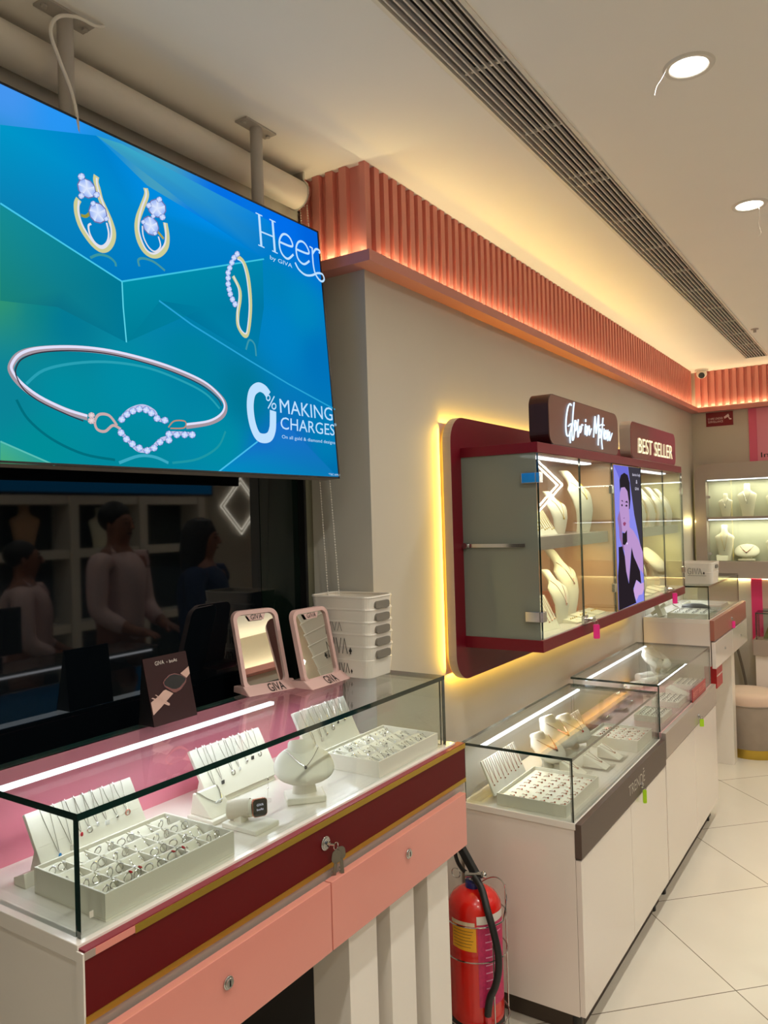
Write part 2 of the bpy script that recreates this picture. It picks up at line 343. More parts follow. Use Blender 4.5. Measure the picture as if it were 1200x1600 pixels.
DATA = json.loads('''{"poly":[[[[-0.3041,0.601],[-0.103,0.6635],[0.0171,0.6044],[0.1968,0.5772],[0.365,0.5432],[-0.0673,0.3777],[-0.3141,0.4535]],[[0,150,200],[0,130,205],[0,140,225],[0,140,230],[0,125,200],[0,120,190],[10,130,180]]],[[[-0.103,0.6635],[-0.0416,0.671],[0.4013,0.6486],[0.4422,0.5859],[0.365,0.5432],[0.1968,0.5772]],[[60,160,190],[60,170,200],[0,130,220],[0,120,200],[0,125,205],[0,130,215]]],[[[-0.0673,0.3777],[0.3646,0.5399],[0.3543,0.4168],[0.311,0.2823],[0.0278,0.3599],[-0.0675,0.2542]],[[0,140,165],[0,135,175],[0,120,165],[0,125,170],[0,115,150],[0,125,150]]],[[[-0.3141,0.4535],[-0.0673,0.3777],[-0.0675,0.2542],[-0.2155,0.2936],[-0.3258,0.2809]],[[20,140,150],[0,120,150],[0,120,150],[10,115,135],[25,130,120]]],[[[0.1544,0.0015],[0.2913,0.0794],[0.3861,0.1418],[0.595,0.0047]],[[0,140,190],[20,110,200],[25,110,205],[10,120,180]]],[[[-0.3424,0.0362],[-0.2443,0.0002],[-0.3449,-0.0008]],[[60,170,150],[30,150,150],[70,170,120]]]],"bg":[[[-0.2988,0.679],[70,150,240]],[[-0.1738,0.6621],[40,150,245]],[[-0.3094,0.5239],[20,140,200]],[[-0.1084,0.599],[0,140,210]],[[0.0537,0.6314],[70,160,190]],[[0.2424,0.622],[0,110,230]],[[0.451,0.6557],[0,110,235]],[[0.583,0.6609],[0,100,220]],[[0.1368,0.5586],[0,130,225]],[[-0.3188,0.3839],[40,150,140]],[[-0.3243,0.3037],[50,150,110]],[[-0.2542,0.2852],[10,130,135]],[[-0.204,0.272],[0,120,150]],[[0.0345,0.4302],[0,130,180]],[[0.12,0.3948],[0,125,170]],[[0.4062,0.4935],[0,130,185]],[[0.5007,0.4484],[0,135,190]],[[0.4142,0.3641],[0,130,195]],[[0.5642,0.3227],[0,115,185]],[[0.1051,0.2494],[0,130,160]],[[-0.0704,0.17],[0,140,165]],[[-0.2153,0.1273],[0,140,160]],[[-0.3143,0.1157],[10,130,150]],[[0.2558,0.1825],[0,120,150]],[[0.1817,0.0719],[0,140,165]],[[-0.273,0.0296],[0,140,150]],[[-0.0841,0.0159],[0,135,155]],[[0.3263,0.0353],[10,110,200]],[[0.4196,0.0236],[25,95,200]],[[0.558,0.0805],[0,125,180]],[[0.5763,0.0127],[0,110,170]]],"lines":[[[[-0.314,0.4558],[-0.0673,0.3777]],0.0035,[70,200,235]],[[[-0.0673,0.3777],[0.3694,0.5412]],0.0035,[60,195,225]],[[[-0.0673,0.3777],[-0.0689,0.3253],[-0.0675,0.2542]],0.003,[90,215,235]],[[[0.0243,0.3591],[0.1128,0.3246],[0.2773,0.2754],[0.4222,0.2347],[0.6101,0.1889]],0.004,[40,165,215]],[[[-0.3424,0.0362],[-0.2443,0.0002]],0.003,[90,190,180]],[[[0.1544,0.0015],[0.2913,0.0794]],0.0035,[70,190,235]]],"jew":[[[[-0.11,0.579],[-0.1122,0.5674],[-0.1085,0.5537],[-0.104,0.5337],[-0.0934,0.5135],[-0.0829,0.4908],[-0.0794,0.4723],[-0.0848,0.4533],[-0.0974,0.4368],[-0.1127,0.4304],[-0.1291,0.4363],[-0.1444,0.4508],[-0.1548,0.4665],[-0.1602,0.4856],[-0.1599,0.5045],[-0.1543,0.5168]],0.0125,[205,205,150]],[[[-0.1099,0.5747],[-0.1102,0.5617],[-0.1067,0.5457],[-0.0976,0.5229],[-0.0872,0.4981],[-0.0844,0.473],[-0.0898,0.4541],[-0.101,0.439],[-0.1137,0.4333],[-0.1287,0.4407],[-0.1439,0.4572],[-0.1531,0.4732],[-0.1574,0.4928],[-0.1545,0.5146]],0.004,[225,225,235]],[[[-0.1306,0.476],[-0.137,0.4698],[-0.1348,0.4537],[-0.124,0.4399],[-0.1096,0.4376],[-0.0963,0.45],[-0.091,0.4688],[-0.0942,0.4894]],0.004,[225,225,235]],[[[-0.1521,0.4861],[-0.1415,0.4874],[-0.1312,0.497]],0.006,[150,150,60]],[[[0.0109,0.5964],[0.0123,0.582],[-0.0015,0.5523],[-0.015,0.523],[-0.0199,0.499],[-0.0166,0.4753],[-0.0046,0.4584],[0.0142,0.4534],[0.0346,0.4613],[0.0538,0.4817],[0.0606,0.507],[0.0576,0.5365]],0.0125,[205,205,150]],[[[0.0112,0.5943],[0.0106,0.5792],[-0.0031,0.5495],[-0.0122,0.5239],[-0.0157,0.5003],[-0.0109,0.4792],[-0.0002,0.4619],[0.016,0.4573],[0.0337,0.4668],[0.0515,0.488],[0.0568,0.5129],[0.0561,0.5361]],0.004,[225,225,235]],[[[-0.0053,0.5102],[-0.0046,0.4878],[0.0073,0.4686],[0.0236,0.464],[0.0392,0.4799],[0.0354,0.4996]],0.0035,[225,225,235]],[[[0.0336,0.5106],[0.0497,0.4991]],0.006,[170,160,80]],[[[0.2532,0.4689],[0.2714,0.4425],[0.2703,0.4166],[0.2591,0.3809],[0.2573,0.3499],[0.2765,0.3306],[0.2913,0.3488],[0.3059,0.4115],[0.3062,0.4769],[0.2939,0.513],[0.2733,0.5217]],0.0105,[205,205,150]],[[[0.255,0.4693],[0.2678,0.4417],[0.2663,0.4131],[0.2573,0.3805],[0.2614,0.3482],[0.2789,0.3361],[0.2879,0.3507],[0.301,0.4104],[0.3002,0.4728],[0.2899,0.5093],[0.2726,0.5151]],0.0035,[225,225,235]],[[[-0.1703,0.0931],[-0.215,0.1016],[-0.2645,0.1178],[-0.2965,0.1366],[-0.3132,0.1551],[-0.314,0.1705],[-0.2962,0.1923],[-0.2579,0.2075],[-0.1851,0.2217],[-0.1065,0.2273],[-0.0162,0.2239],[0.0611,0.2146],[0.1325,0.1986],[0.1776,0.1753],[0.1938,0.1546],[0.1819,0.1309],[0.1408,0.1115],[0.0711,0.0968]],0.0115,[165,150,160]],[[[-0.1701,0.0961],[-0.2148,0.1042],[-0.2642,0.1213],[-0.2962,0.1408],[-0.3129,0.1603],[-0.3119,0.1742],[-0.2943,0.1944],[-0.2577,0.2101],[-0.1849,0.2247],[-0.1062,0.2305],[-0.0159,0.2268],[0.0614,0.2177],[0.1328,0.2017],[0.175,0.1786],[0.1909,0.1566],[0.178,0.1341],[0.1382,0.1143],[0.0715,0.1011]],0.005,[225,225,250]],[[[-0.1793,0.0856],[-0.2155,0.0954],[-0.2649,0.1124],[-0.2934,0.1301],[-0.3063,0.1526],[-0.3052,0.1684],[-0.2912,0.1862],[-0.2544,0.2028],[-0.1855,0.2172],[-0.1068,0.2233],[-0.0167,0.2185],[0.0604,0.2082],[0.126,0.192],[0.1697,0.169],[0.1812,0.1524]],0.0022,[50,45,60]],[[[-0.1052,0.0838],[-0.1217,0.1015],[-0.1439,0.1013],[-0.1546,0.0871],[-0.1506,0.0724],[-0.1333,0.07],[-0.1143,0.083],[-0.0967,0.0768]],0.0055,[200,170,170]],[[[-0.0999,0.092],[-0.0746,0.1159],[-0.0398,0.1287],[-0.0108,0.1204],[-0.0021,0.1049],[0.0237,0.1052]],0.0075,[190,195,235]],[[[-0.1013,0.0764],[-0.08,0.0546],[-0.0578,0.0384],[-0.0281,0.0421],[-0.0011,0.0621],[0.0203,0.0698],[0.0263,0.0785],[0.0946,0.0816]],0.0085,[190,195,235]],[[[0.0223,0.0906],[0.0395,0.1054],[0.0694,0.1073],[0.0653,0.0933],[0.0274,0.0889]],0.003,[190,140,120]],[[[-0.2889,0.1411],[-0.2529,0.1708],[-0.1874,0.1934],[-0.1082,0.2076],[-0.0175,0.2093],[0.07,0.1946],[0.1358,0.1748],[0.1744,0.1458]],0.005,[40,160,180]],[[[-0.3092,0.1109],[-0.2897,0.0784],[-0.2468,0.0468],[-0.1844,0.0235],[-0.1156,0.0158]],0.005,[0,110,125]],[[[0.0255,0.0164],[0.0975,0.0282],[0.1588,0.0577],[0.1872,0.0954]],0.005,[30,150,165]],[[[-0.107,0.0105],[-0.0589,0.0264],[-0.0196,0.0265],[0.015,0.0159]],0.006,[60,170,195]],[[[-0.1387,0.4063],[-0.1186,0.4181],[-0.0964,0.4199],[-0.082,0.413],[-0.0802,0.4048]],0.005,[60,150,160]],[[[-0.0217,0.4201],[-0.0232,0.4331],[-0.009,0.4403],[0.0185,0.4397],[0.0458,0.4285]],0.005,[70,150,160]],[[[0.2762,0.2972],[0.2901,0.3227],[0.3075,0.3155],[0.3098,0.2873]],0.005,[60,150,170]]],"stones":[[[-0.1225,0.5329],[-0.1334,0.5268],[-0.145,0.5274],[-0.153,0.5343],[-0.1544,0.545],[-0.1487,0.5554],[-0.1379,0.5616],[-0.1262,0.5612],[-0.118,0.5543],[-0.1166,0.5435]],[[-0.0967,0.5158],[-0.0942,0.5046],[-0.0992,0.4926],[-0.1099,0.4845],[-0.1219,0.4834],[-0.1308,0.4895],[-0.1333,0.5005],[-0.1285,0.5124],[-0.118,0.5205],[-0.1059,0.5219]],[[0.0511,0.5505],[0.0376,0.5428],[0.0241,0.5422],[0.0156,0.549],[0.0152,0.5604],[0.0231,0.5722],[0.0365,0.5801],[0.0502,0.5809],[0.059,0.5742],[0.0593,0.5625]],[[0.0331,0.5292],[0.0362,0.518],[0.0314,0.5064],[0.0208,0.4988],[0.0084,0.4981],[-0.0009,0.5045],[-0.0039,0.5155],[0.0007,0.5269],[0.0111,0.5346],[0.0235,0.5355]],[[-0.1381,0.5667],[-0.1408,0.5609],[-0.1464,0.5569],[-0.1517,0.557],[-0.1535,0.5611],[-0.1509,0.5668],[-0.1453,0.5708],[-0.14,0.5708]],[[-0.1423,0.5272],[-0.1446,0.5222],[-0.1495,0.5188],[-0.1541,0.519],[-0.1557,0.5226],[-0.1534,0.5275],[-0.1485,0.5309],[-0.1439,0.5308]],[[-0.1068,0.5414],[-0.1092,0.5363],[-0.1143,0.5328],[-0.1191,0.5329],[-0.1208,0.5366],[-0.1184,0.5417],[-0.1133,0.5452],[-0.1085,0.545]],[[-0.1176,0.5202],[-0.1196,0.5159],[-0.1239,0.513],[-0.128,0.5131],[-0.1294,0.5162],[-0.1274,0.5205],[-0.1231,0.5235],[-0.119,0.5233]],[[-0.0897,0.4984],[-0.0917,0.4944],[-0.0957,0.4918],[-0.0996,0.492],[-0.1009,0.4949],[-0.099,0.4988],[-0.0949,0.5015],[-0.0911,0.5013]],[[0.0525,0.5852],[0.0498,0.58],[0.0441,0.5763],[0.0389,0.5764],[0.0371,0.58],[0.0397,0.5852],[0.0453,0.5889],[0.0506,0.5889]],[[0.0227,0.5625],[0.0201,0.5574],[0.0147,0.5539],[0.0096,0.554],[0.0078,0.5576],[0.0104,0.5627],[0.0158,0.5662],[0.0209,0.5662]],[[0.0582,0.5484],[0.0553,0.5429],[0.0492,0.539],[0.0435,0.5392],[0.0416,0.5432],[0.0444,0.5487],[0.0505,0.5525],[0.0562,0.5524]],[[0.0304,0.5419],[0.0283,0.538],[0.0241,0.5353],[0.0202,0.5354],[0.0188,0.5383],[0.0208,0.5421],[0.025,0.5448],[0.029,0.5448]],[[0.0025,0.5206],[0.0005,0.5167],[-0.0036,0.5141],[-0.0074,0.5143],[-0.0088,0.5171],[-0.0068,0.5209],[-0.0027,0.5235],[0.0011,0.5234]],[[0.0317,0.5054],[0.0297,0.5016],[0.0255,0.499],[0.0215,0.4991],[0.0201,0.502],[0.0221,0.5058],[0.0264,0.5084],[0.0303,0.5083]],[[0.2809,0.529],[0.2777,0.523],[0.2712,0.5191],[0.2653,0.5196],[0.2633,0.5242],[0.2665,0.5301],[0.2729,0.5341],[0.2789,0.5336]],[[0.2688,0.5166],[0.2657,0.5107],[0.2592,0.5069],[0.2533,0.5074],[0.2514,0.5119],[0.2545,0.5178],[0.2609,0.5217],[0.2668,0.5212]],[[0.2602,0.5027],[0.257,0.4968],[0.2507,0.493],[0.2448,0.4936],[0.2429,0.4981],[0.246,0.504],[0.2523,0.5078],[0.2582,0.5073]],[[0.2514,0.4876],[0.2483,0.4818],[0.242,0.4781],[0.2362,0.4786],[0.2343,0.4832],[0.2374,0.489],[0.2436,0.4927],[0.2495,0.4922]],[[0.2447,0.4744],[0.2416,0.4686],[0.2354,0.4649],[0.2296,0.4656],[0.2277,0.4701],[0.2307,0.4759],[0.237,0.4796],[0.2428,0.479]],[[0.2433,0.4613],[0.2402,0.4555],[0.2339,0.4519],[0.2282,0.4526],[0.2262,0.4571],[0.2293,0.4629],[0.2355,0.4665],[0.2413,0.4659]],[[0.2417,0.4469],[0.2386,0.4412],[0.2323,0.4376],[0.2266,0.4383],[0.2247,0.4428],[0.2277,0.4486],[0.2339,0.4522],[0.2397,0.4515]],[[0.2438,0.4347],[0.2407,0.429],[0.2344,0.4255],[0.2287,0.4262],[0.2268,0.4307],[0.2298,0.4364],[0.236,0.44],[0.2418,0.4393]],[[0.246,0.4238],[0.2429,0.4181],[0.2367,0.4146],[0.2309,0.4153],[0.229,0.4199],[0.232,0.4256],[0.2383,0.4291],[0.2441,0.4284]],[[0.2517,0.4124],[0.2486,0.4067],[0.2423,0.4032],[0.2365,0.404],[0.2346,0.4086],[0.2377,0.4143],[0.244,0.4178],[0.2498,0.417]],[[0.2594,0.4026],[0.2563,0.3969],[0.25,0.3934],[0.2441,0.3943],[0.2422,0.3989],[0.2453,0.4046],[0.2516,0.408],[0.2575,0.4073]],[[-0.0861,0.0972],[-0.0888,0.0922],[-0.0946,0.0898],[-0.1,0.0912],[-0.1019,0.0957],[-0.0992,0.1006],[-0.0934,0.1031],[-0.088,0.1017]],[[-0.0729,0.1082],[-0.0757,0.1032],[-0.0816,0.1007],[-0.087,0.1022],[-0.089,0.1067],[-0.0862,0.1116],[-0.0804,0.1142],[-0.0749,0.1128]],[[-0.0579,0.1165],[-0.0607,0.1114],[-0.0667,0.1088],[-0.0723,0.1103],[-0.0742,0.1148],[-0.0714,0.1198],[-0.0655,0.1224],[-0.0599,0.121]],[[-0.0419,0.1221],[-0.0448,0.117],[-0.0509,0.1144],[-0.0565,0.1158],[-0.0585,0.1204],[-0.0557,0.1254],[-0.0496,0.1281],[-0.0439,0.1267]],[[-0.0246,0.1223],[-0.0276,0.1171],[-0.0338,0.1145],[-0.0395,0.1159],[-0.0416,0.1205],[-0.0386,0.1256],[-0.0325,0.1283],[-0.0267,0.1269]],[[-0.0116,0.1171],[-0.0146,0.1119],[-0.0209,0.1093],[-0.0267,0.1107],[-0.0288,0.1154],[-0.0258,0.1205],[-0.0196,0.1232],[-0.0137,0.1218]],[[0.0017,0.1073],[-0.0014,0.1021],[-0.0077,0.0995],[-0.0136,0.101],[-0.0157,0.1057],[-0.0127,0.1109],[-0.0064,0.1135],[-0.0004,0.112]],[[0.0221,0.1051],[0.019,0.0998],[0.0125,0.0972],[0.0065,0.0987],[0.0044,0.1035],[0.0074,0.1087],[0.0139,0.1113],[0.02,0.1099]],[[-0.0903,0.0703],[-0.093,0.0654],[-0.0988,0.063],[-0.1042,0.0646],[-0.106,0.0691],[-0.1033,0.0739],[-0.0976,0.0763],[-0.0922,0.0748]],[[-0.0787,0.0586],[-0.0815,0.0537],[-0.0873,0.0514],[-0.0928,0.053],[-0.0947,0.0575],[-0.0919,0.0624],[-0.0862,0.0647],[-0.0807,0.0632]],[[-0.0654,0.0497],[-0.0682,0.0448],[-0.0741,0.0425],[-0.0796,0.0441],[-0.0815,0.0487],[-0.0787,0.0536],[-0.0729,0.0559],[-0.0673,0.0543]],[[-0.0492,0.0428],[-0.052,0.0379],[-0.058,0.0356],[-0.0636,0.0372],[-0.0656,0.0418],[-0.0628,0.0467],[-0.0568,0.0491],[-0.0512,0.0475]],[[-0.0299,0.0388],[-0.0329,0.0338],[-0.039,0.0315],[-0.0447,0.0331],[-0.0467,0.0378],[-0.0438,0.0428],[-0.0377,0.0451],[-0.032,0.0435]],[[-0.0119,0.0451],[-0.0148,0.0401],[-0.0211,0.0377],[-0.0269,0.0394],[-0.029,0.0441],[-0.026,0.0491],[-0.0198,0.0515],[-0.0139,0.0499]],[[0.0047,0.0584],[0.0016,0.0533],[-0.0047,0.0508],[-0.0107,0.0525],[-0.0127,0.0572],[-0.0097,0.0623],[-0.0034,0.0648],[0.0026,0.0632]],[[0.0286,0.0642],[0.0255,0.059],[0.019,0.0565],[0.0129,0.0581],[0.0108,0.0629],[0.0138,0.0681],[0.0203,0.0706],[0.0265,0.069]],[[0.0298,0.0767],[0.0267,0.0715],[0.0202,0.0689],[0.0141,0.0705],[0.012,0.0753],[0.0151,0.0805],[0.0216,0.0831],[0.0277,0.0815]],[[0.0512,0.0771],[0.048,0.0718],[0.0413,0.0692],[0.0351,0.0708],[0.0329,0.0757],[0.0361,0.0809],[0.0427,0.0835],[0.049,0.0819]],[[0.0731,0.0787],[0.0698,0.0734],[0.063,0.0708],[0.0566,0.0724],[0.0544,0.0773],[0.0577,0.0826],[0.0645,0.0852],[0.0709,0.0836]],[[0.0944,0.0803],[0.0911,0.0749],[0.0841,0.0723],[0.0776,0.0739],[0.0753,0.0789],[0.0786,0.0842],[0.0856,0.0869],[0.0921,0.0853]]],"bead":[[[-0.1554,0.0983],[-0.1563,0.0958],[-0.1585,0.0936],[-0.1615,0.0922],[-0.1648,0.0919],[-0.1676,0.0927],[-0.1695,0.0945],[-0.17,0.0969],[-0.1691,0.0994],[-0.1669,0.1016],[-0.1639,0.103],[-0.1606,0.1033],[-0.1578,0.1025],[-0.1559,0.1007]],[[-0.1553,0.0881],[-0.1564,0.0853],[-0.1589,0.0828],[-0.1623,0.0813],[-0.1659,0.081],[-0.169,0.0819],[-0.1711,0.084],[-0.1717,0.0867],[-0.1707,0.0895],[-0.1682,0.0919],[-0.1649,0.0935],[-0.1612,0.0938],[-0.158,0.0929],[-0.1559,0.0909]]],"white":[[[[0.3491,0.6512],[0.3733,0.6507]],0.0022],[[[0.3491,0.5705],[0.3713,0.5698]],0.0022],[[[0.3996,0.6508],[0.4224,0.6502]],0.0022],[[[0.3996,0.5699],[0.4204,0.5687]],0.0022],[[[0.3613,0.651],[0.3601,0.5702]],0.0058],[[[0.4108,0.651],[0.4099,0.5692]],0.0058],[[[0.3612,0.6077],[0.4104,0.6087]],0.003],[[[0.4298,0.6019],[0.4801,0.6036],[0.4781,0.6215],[0.4623,0.6296],[0.445,0.6244],[0.4314,0.6051],[0.4315,0.5829],[0.4421,0.5691],[0.4604,0.5657],[0.4838,0.5834]],0.0042],[[[0.4969,0.6012],[0.5479,0.6033],[0.5436,0.6216],[0.5269,0.6299],[0.5084,0.6231],[0.4973,0.6042],[0.4987,0.5817],[0.5102,0.5705],[0.5277,0.5694],[0.5498,0.584]],0.0042],[[[0.5553,0.6249],[0.5665,0.6237]],0.003],[[[0.5667,0.6252],[0.5651,0.5969],[0.5656,0.5735],[0.5708,0.5543],[0.5852,0.5417],[0.599,0.5401],[0.6087,0.549],[0.6018,0.5607],[0.5805,0.5583],[0.5536,0.5456],[0.526,0.5401],[0.5008,0.548],[0.4876,0.5631]],0.0042],[[[0.5668,0.6091],[0.5828,0.6253],[0.5991,0.6254],[0.5956,0.617]],0.0045],[[[0.3401,0.1963],[0.327,0.208],[0.3067,0.211],[0.2848,0.1973],[0.2742,0.1722],[0.2722,0.1418],[0.2779,0.1122],[0.291,0.0916],[0.3125,0.0878],[0.3326,0.0947],[0.3446,0.1133],[0.3491,0.136],[0.3518,0.1586]],0.0155],[[[0.3613,0.1954],[0.3344,0.1623]],0.0025],[[[0.3448,0.1895],[0.3436,0.1862],[0.3409,0.1836],[0.3375,0.1824],[0.3343,0.1829],[0.3322,0.1849],[0.3317,0.188],[0.3329,0.1912],[0.3356,0.1938],[0.339,0.195],[0.3422,0.1946],[0.3443,0.1926],[0.3448,0.1895]],0.0025],[[[0.3639,0.171],[0.3625,0.1675],[0.3595,0.1647],[0.3557,0.1634],[0.3522,0.164],[0.3498,0.1662],[0.3492,0.1694],[0.3506,0.1729],[0.3536,0.1757],[0.3574,0.177],[0.361,0.1765],[0.3634,0.1743],[0.3639,0.171]],0.0025]],"text":[["by GIVA",[[0.3883,0.5422],[0.4733,0.5415],[0.39,0.5563]]],["MAKING",[[0.3781,0.1563],[0.5911,0.1552],[0.3792,0.1919]]],["CHARGES",[[0.3747,0.1158],[0.5934,0.1152],[0.3779,0.1465]]],["*",[[0.596,0.1413],[0.6065,0.1415],[0.5965,0.1507]]],["On all gold & diamond designs",[[0.3765,0.0901],[0.5925,0.0893],[0.3773,0.1014]]],["*T&C APPLY",[[0.5523,0.0074],[0.6032,0.0061],[0.5531,0.013]]]],"port_quad":[[3.009,1.787],[3.391,1.788],[3.412,1.219],[3.026,1.218]],"port":[[[[3.009,1.787],[3.391,1.788],[3.412,1.219],[3.026,1.218]],[140,140,235]],[[[3.212,1.787],[3.391,1.788],[3.413,1.331],[3.399,1.406],[3.353,1.466],[3.28,1.589],[3.243,1.693]],[62,58,66]],[[[3.009,1.787],[3.205,1.787],[3.226,1.733],[3.161,1.758],[3.093,1.729],[3.058,1.758]],[110,110,215]],[[[3.087,1.729],[3.108,1.749],[3.155,1.76],[3.201,1.752],[3.228,1.721],[3.231,1.653],[3.216,1.614],[3.185,1.606],[3.181,1.692],[3.103,1.699],[3.088,1.679]],[42,36,40]],[[[3.088,1.679],[3.109,1.699],[3.155,1.702],[3.191,1.685],[3.206,1.645],[3.205,1.606],[3.211,1.57],[3.184,1.54],[3.135,1.518],[3.103,1.524],[3.087,1.557],[3.076,1.592],[3.077,1.641]],[188,150,205]],[[[3.074,1.607],[3.059,1.592],[3.045,1.577],[3.06,1.539],[3.062,1.501],[3.097,1.462],[3.121,1.445],[3.131,1.475],[3.101,1.5],[3.1,1.53],[3.094,1.557],[3.081,1.592]],[150,112,165]],[[[3.135,1.518],[3.207,1.559],[3.205,1.539],[3.258,1.522],[3.333,1.479],[3.394,1.427],[3.403,1.356],[3.393,1.291],[3.349,1.299],[3.333,1.357],[3.286,1.389],[3.247,1.423],[3.223,1.456],[3.205,1.417],[3.173,1.314],[3.138,1.363],[3.125,1.422],[3.117,1.468]],[188,150,205]],[[[3.103,1.519],[3.135,1.516],[3.166,1.528],[3.165,1.482],[3.13,1.468],[3.102,1.473]],[42,36,40]],[[[3.046,1.464],[3.097,1.465],[3.125,1.422],[3.138,1.363],[3.169,1.31],[3.203,1.398],[3.223,1.456],[3.253,1.414],[3.299,1.38],[3.337,1.349],[3.351,1.295],[3.278,1.317],[3.232,1.285],[3.243,1.256],[3.267,1.222],[3.026,1.218],[3.025,1.352],[3.043,1.407]],[40,32,38]],[[[3.34,1.357],[3.397,1.332],[3.395,1.287],[3.352,1.299]],[140,140,235]],[[[3.278,1.317],[3.333,1.296],[3.416,1.297],[3.417,1.268],[3.358,1.249],[3.306,1.25],[3.268,1.23],[3.249,1.248],[3.231,1.277],[3.254,1.299]],[205,165,220]],[[[3.097,1.647],[3.117,1.649],[3.125,1.641]],[42,36,40]],[[[3.149,1.641],[3.179,1.647],[3.191,1.637]],[42,36,40]],[[[3.095,1.63],[3.111,1.634],[3.118,1.627],[3.105,1.623]],[42,36,40]],[[[3.15,1.626],[3.168,1.632],[3.185,1.626],[3.168,1.622]],[42,36,40]],[[[3.113,1.576],[3.136,1.581],[3.136,1.574]],[150,112,165]],[[[3.111,1.557],[3.134,1.562],[3.155,1.556],[3.138,1.545],[3.119,1.547]],[150,70,110]],[[[3.15,1.475],[3.16,1.478],[3.168,1.473],[3.156,1.468]],[240,220,250]]],"port_text":[["Barkha Singh",[[3.261,1.747],[3.377,1.748],[3.263,1.761]]],["&",[[3.309,1.719],[3.33,1.719],[3.311,1.735]]],["GIVA",[[3.292,1.692],[3.35,1.691],[3.293,1.704]]]],"glow":[[[2.564,1.97],[2.551,1.974],[2.532,1.961],[2.514,1.929],[2.505,1.894],[2.509,1.868],[2.521,1.862],[2.536,1.868],[2.553,1.889],[2.56,1.907],[2.529,1.896]],[[2.543,1.88],[2.541,1.854],[2.544,1.84]],[[2.593,1.983],[2.581,1.951],[2.57,1.908],[2.561,1.868],[2.565,1.852],[2.575,1.856],[2.587,1.883],[2.597,1.922],[2.589,1.905],[2.594,1.886],[2.607,1.894],[2.612,1.912],[2.603,1.922]],[[2.63,1.928],[2.62,1.895],[2.621,1.866],[2.636,1.887],[2.644,1.906],[2.645,1.883],[2.66,1.898],[2.664,1.912],[2.676,1.912]],[[2.705,1.918],[2.697,1.896],[2.698,1.881],[2.718,1.903],[2.718,1.912],[2.715,1.877],[2.728,1.899],[2.743,1.915],[2.745,1.905],[2.742,1.882],[2.767,1.907]],[[2.708,1.936],[2.707,1.926]],[[2.789,1.877],[2.8,1.919],[2.813,1.955],[2.815,1.925],[2.819,1.894],[2.838,1.931],[2.853,1.964],[2.853,1.933],[2.839,1.851]],[[2.866,1.915],[2.853,1.899],[2.86,1.88],[2.875,1.896],[2.869,1.915]],[[2.906,1.959],[2.892,1.917],[2.881,1.877],[2.887,1.839]],[[2.859,1.925],[2.886,1.932],[2.917,1.932]],[[2.915,1.919],[2.907,1.894],[2.915,1.88],[2.934,1.915],[2.921,1.897],[2.931,1.88],[2.946,1.897],[2.938,1.916]],[[2.962,1.918],[2.954,1.875],[2.964,1.898],[2.981,1.912],[2.978,1.879],[2.995,1.891],[3.013,1.909]]],"best":[[3.379,1.853],[3.982,1.855],[3.387,1.919]]}''')

# ------------------------------------------------------------------ room shell
XW, YC, YB, ZC, XWIN = -1.23, 1.797, 5.98, 2.60, -1.46
struct(MB().box(-1.7, 2.3, -1.8, 6.2, -0.06, 0.0), 'floor', M_floor)
c = MB(); c.box(-1.7, -0.805, -1.8, 6.2, ZC, ZC+0.05); c.box(-0.675, 2.3, -1.8, 6.2, ZC, ZC+0.05)
c.box(-0.805, -0.675, -1.8, 0.4, ZC, ZC+0.05); c.box(-0.805, -0.675, 5.62, 6.2, ZC, ZC+0.05)
struct(c, 'ceiling', M_ceil)
w = MB().box(-1.7, XW, YC, 6.2, 0, ZC)
for i, f in enumerate(w.f):
    vs = [w.v[j] for j in f]
    if all(abs(p.y-YC) < 1e-6 for p in vs): w.m[i] = 1
struct(w, 'wall_left', [M_wall, M_grey])
struct(MB().box(XW, 2.3, YB, 6.2, 0, ZC), 'wall_back', M_wall)
struct(MB().box(2.15, 2.3, -1.8, YB, 0, ZC), 'wall_right', M_wall)
struct(MB().box(-1.7, 2.15, -1.8, -1.65, 0, ZC), 'wall_front', M_wall)
w = MB(); w.box(-1.7, -1.49, -1.65, YC, 2.36, ZC); w.box(-1.7, -1.49, -1.65, YC, 0, 0.25)
struct(w, 'wall_window', M_grey)

# window: dark street glazing with tinted film
M_film = mat('dark_window_film', (7, 11, 15), 0.03, spec=0.5, ior=1.5)
M_film2 = mat('dark_green_glass', (8, 19, 15), 0.06, spec=0.6, ior=1.5)
M_wframe = mat('window_frame_olive', (96, 94, 76), 0.4)
wn = MB(); wn.box(-1.52, -1.44, 1.768, YC, 0.25, 2.36, 0); wn.box(-1.52, -1.47, -1.65, 1.768, 2.30, 2.36, 0); wn.box(-1.52, -1.47, -1.65, 1.768, 0.25, 0.31, 0)
wn.box(-1.52, -1.468, 1.585, 1.593, 0.31, 2.30, 0)
win = wn.build('window_1', M_wframe); win['kind'] = 'structure'
MB().box(-1.475, -1.46, -1.65, 1.588, 0.29, 2.32).build('pane', M_film, win)
MB().box(-1.475, -1.462, 1.593, 1.768, 0.29, 2.32).build('pane', M_film2, win)
MB().box(-1.462, -1.440, 1.758, 1.768, 0.29, 2.32).build('gasket', M_black, win)

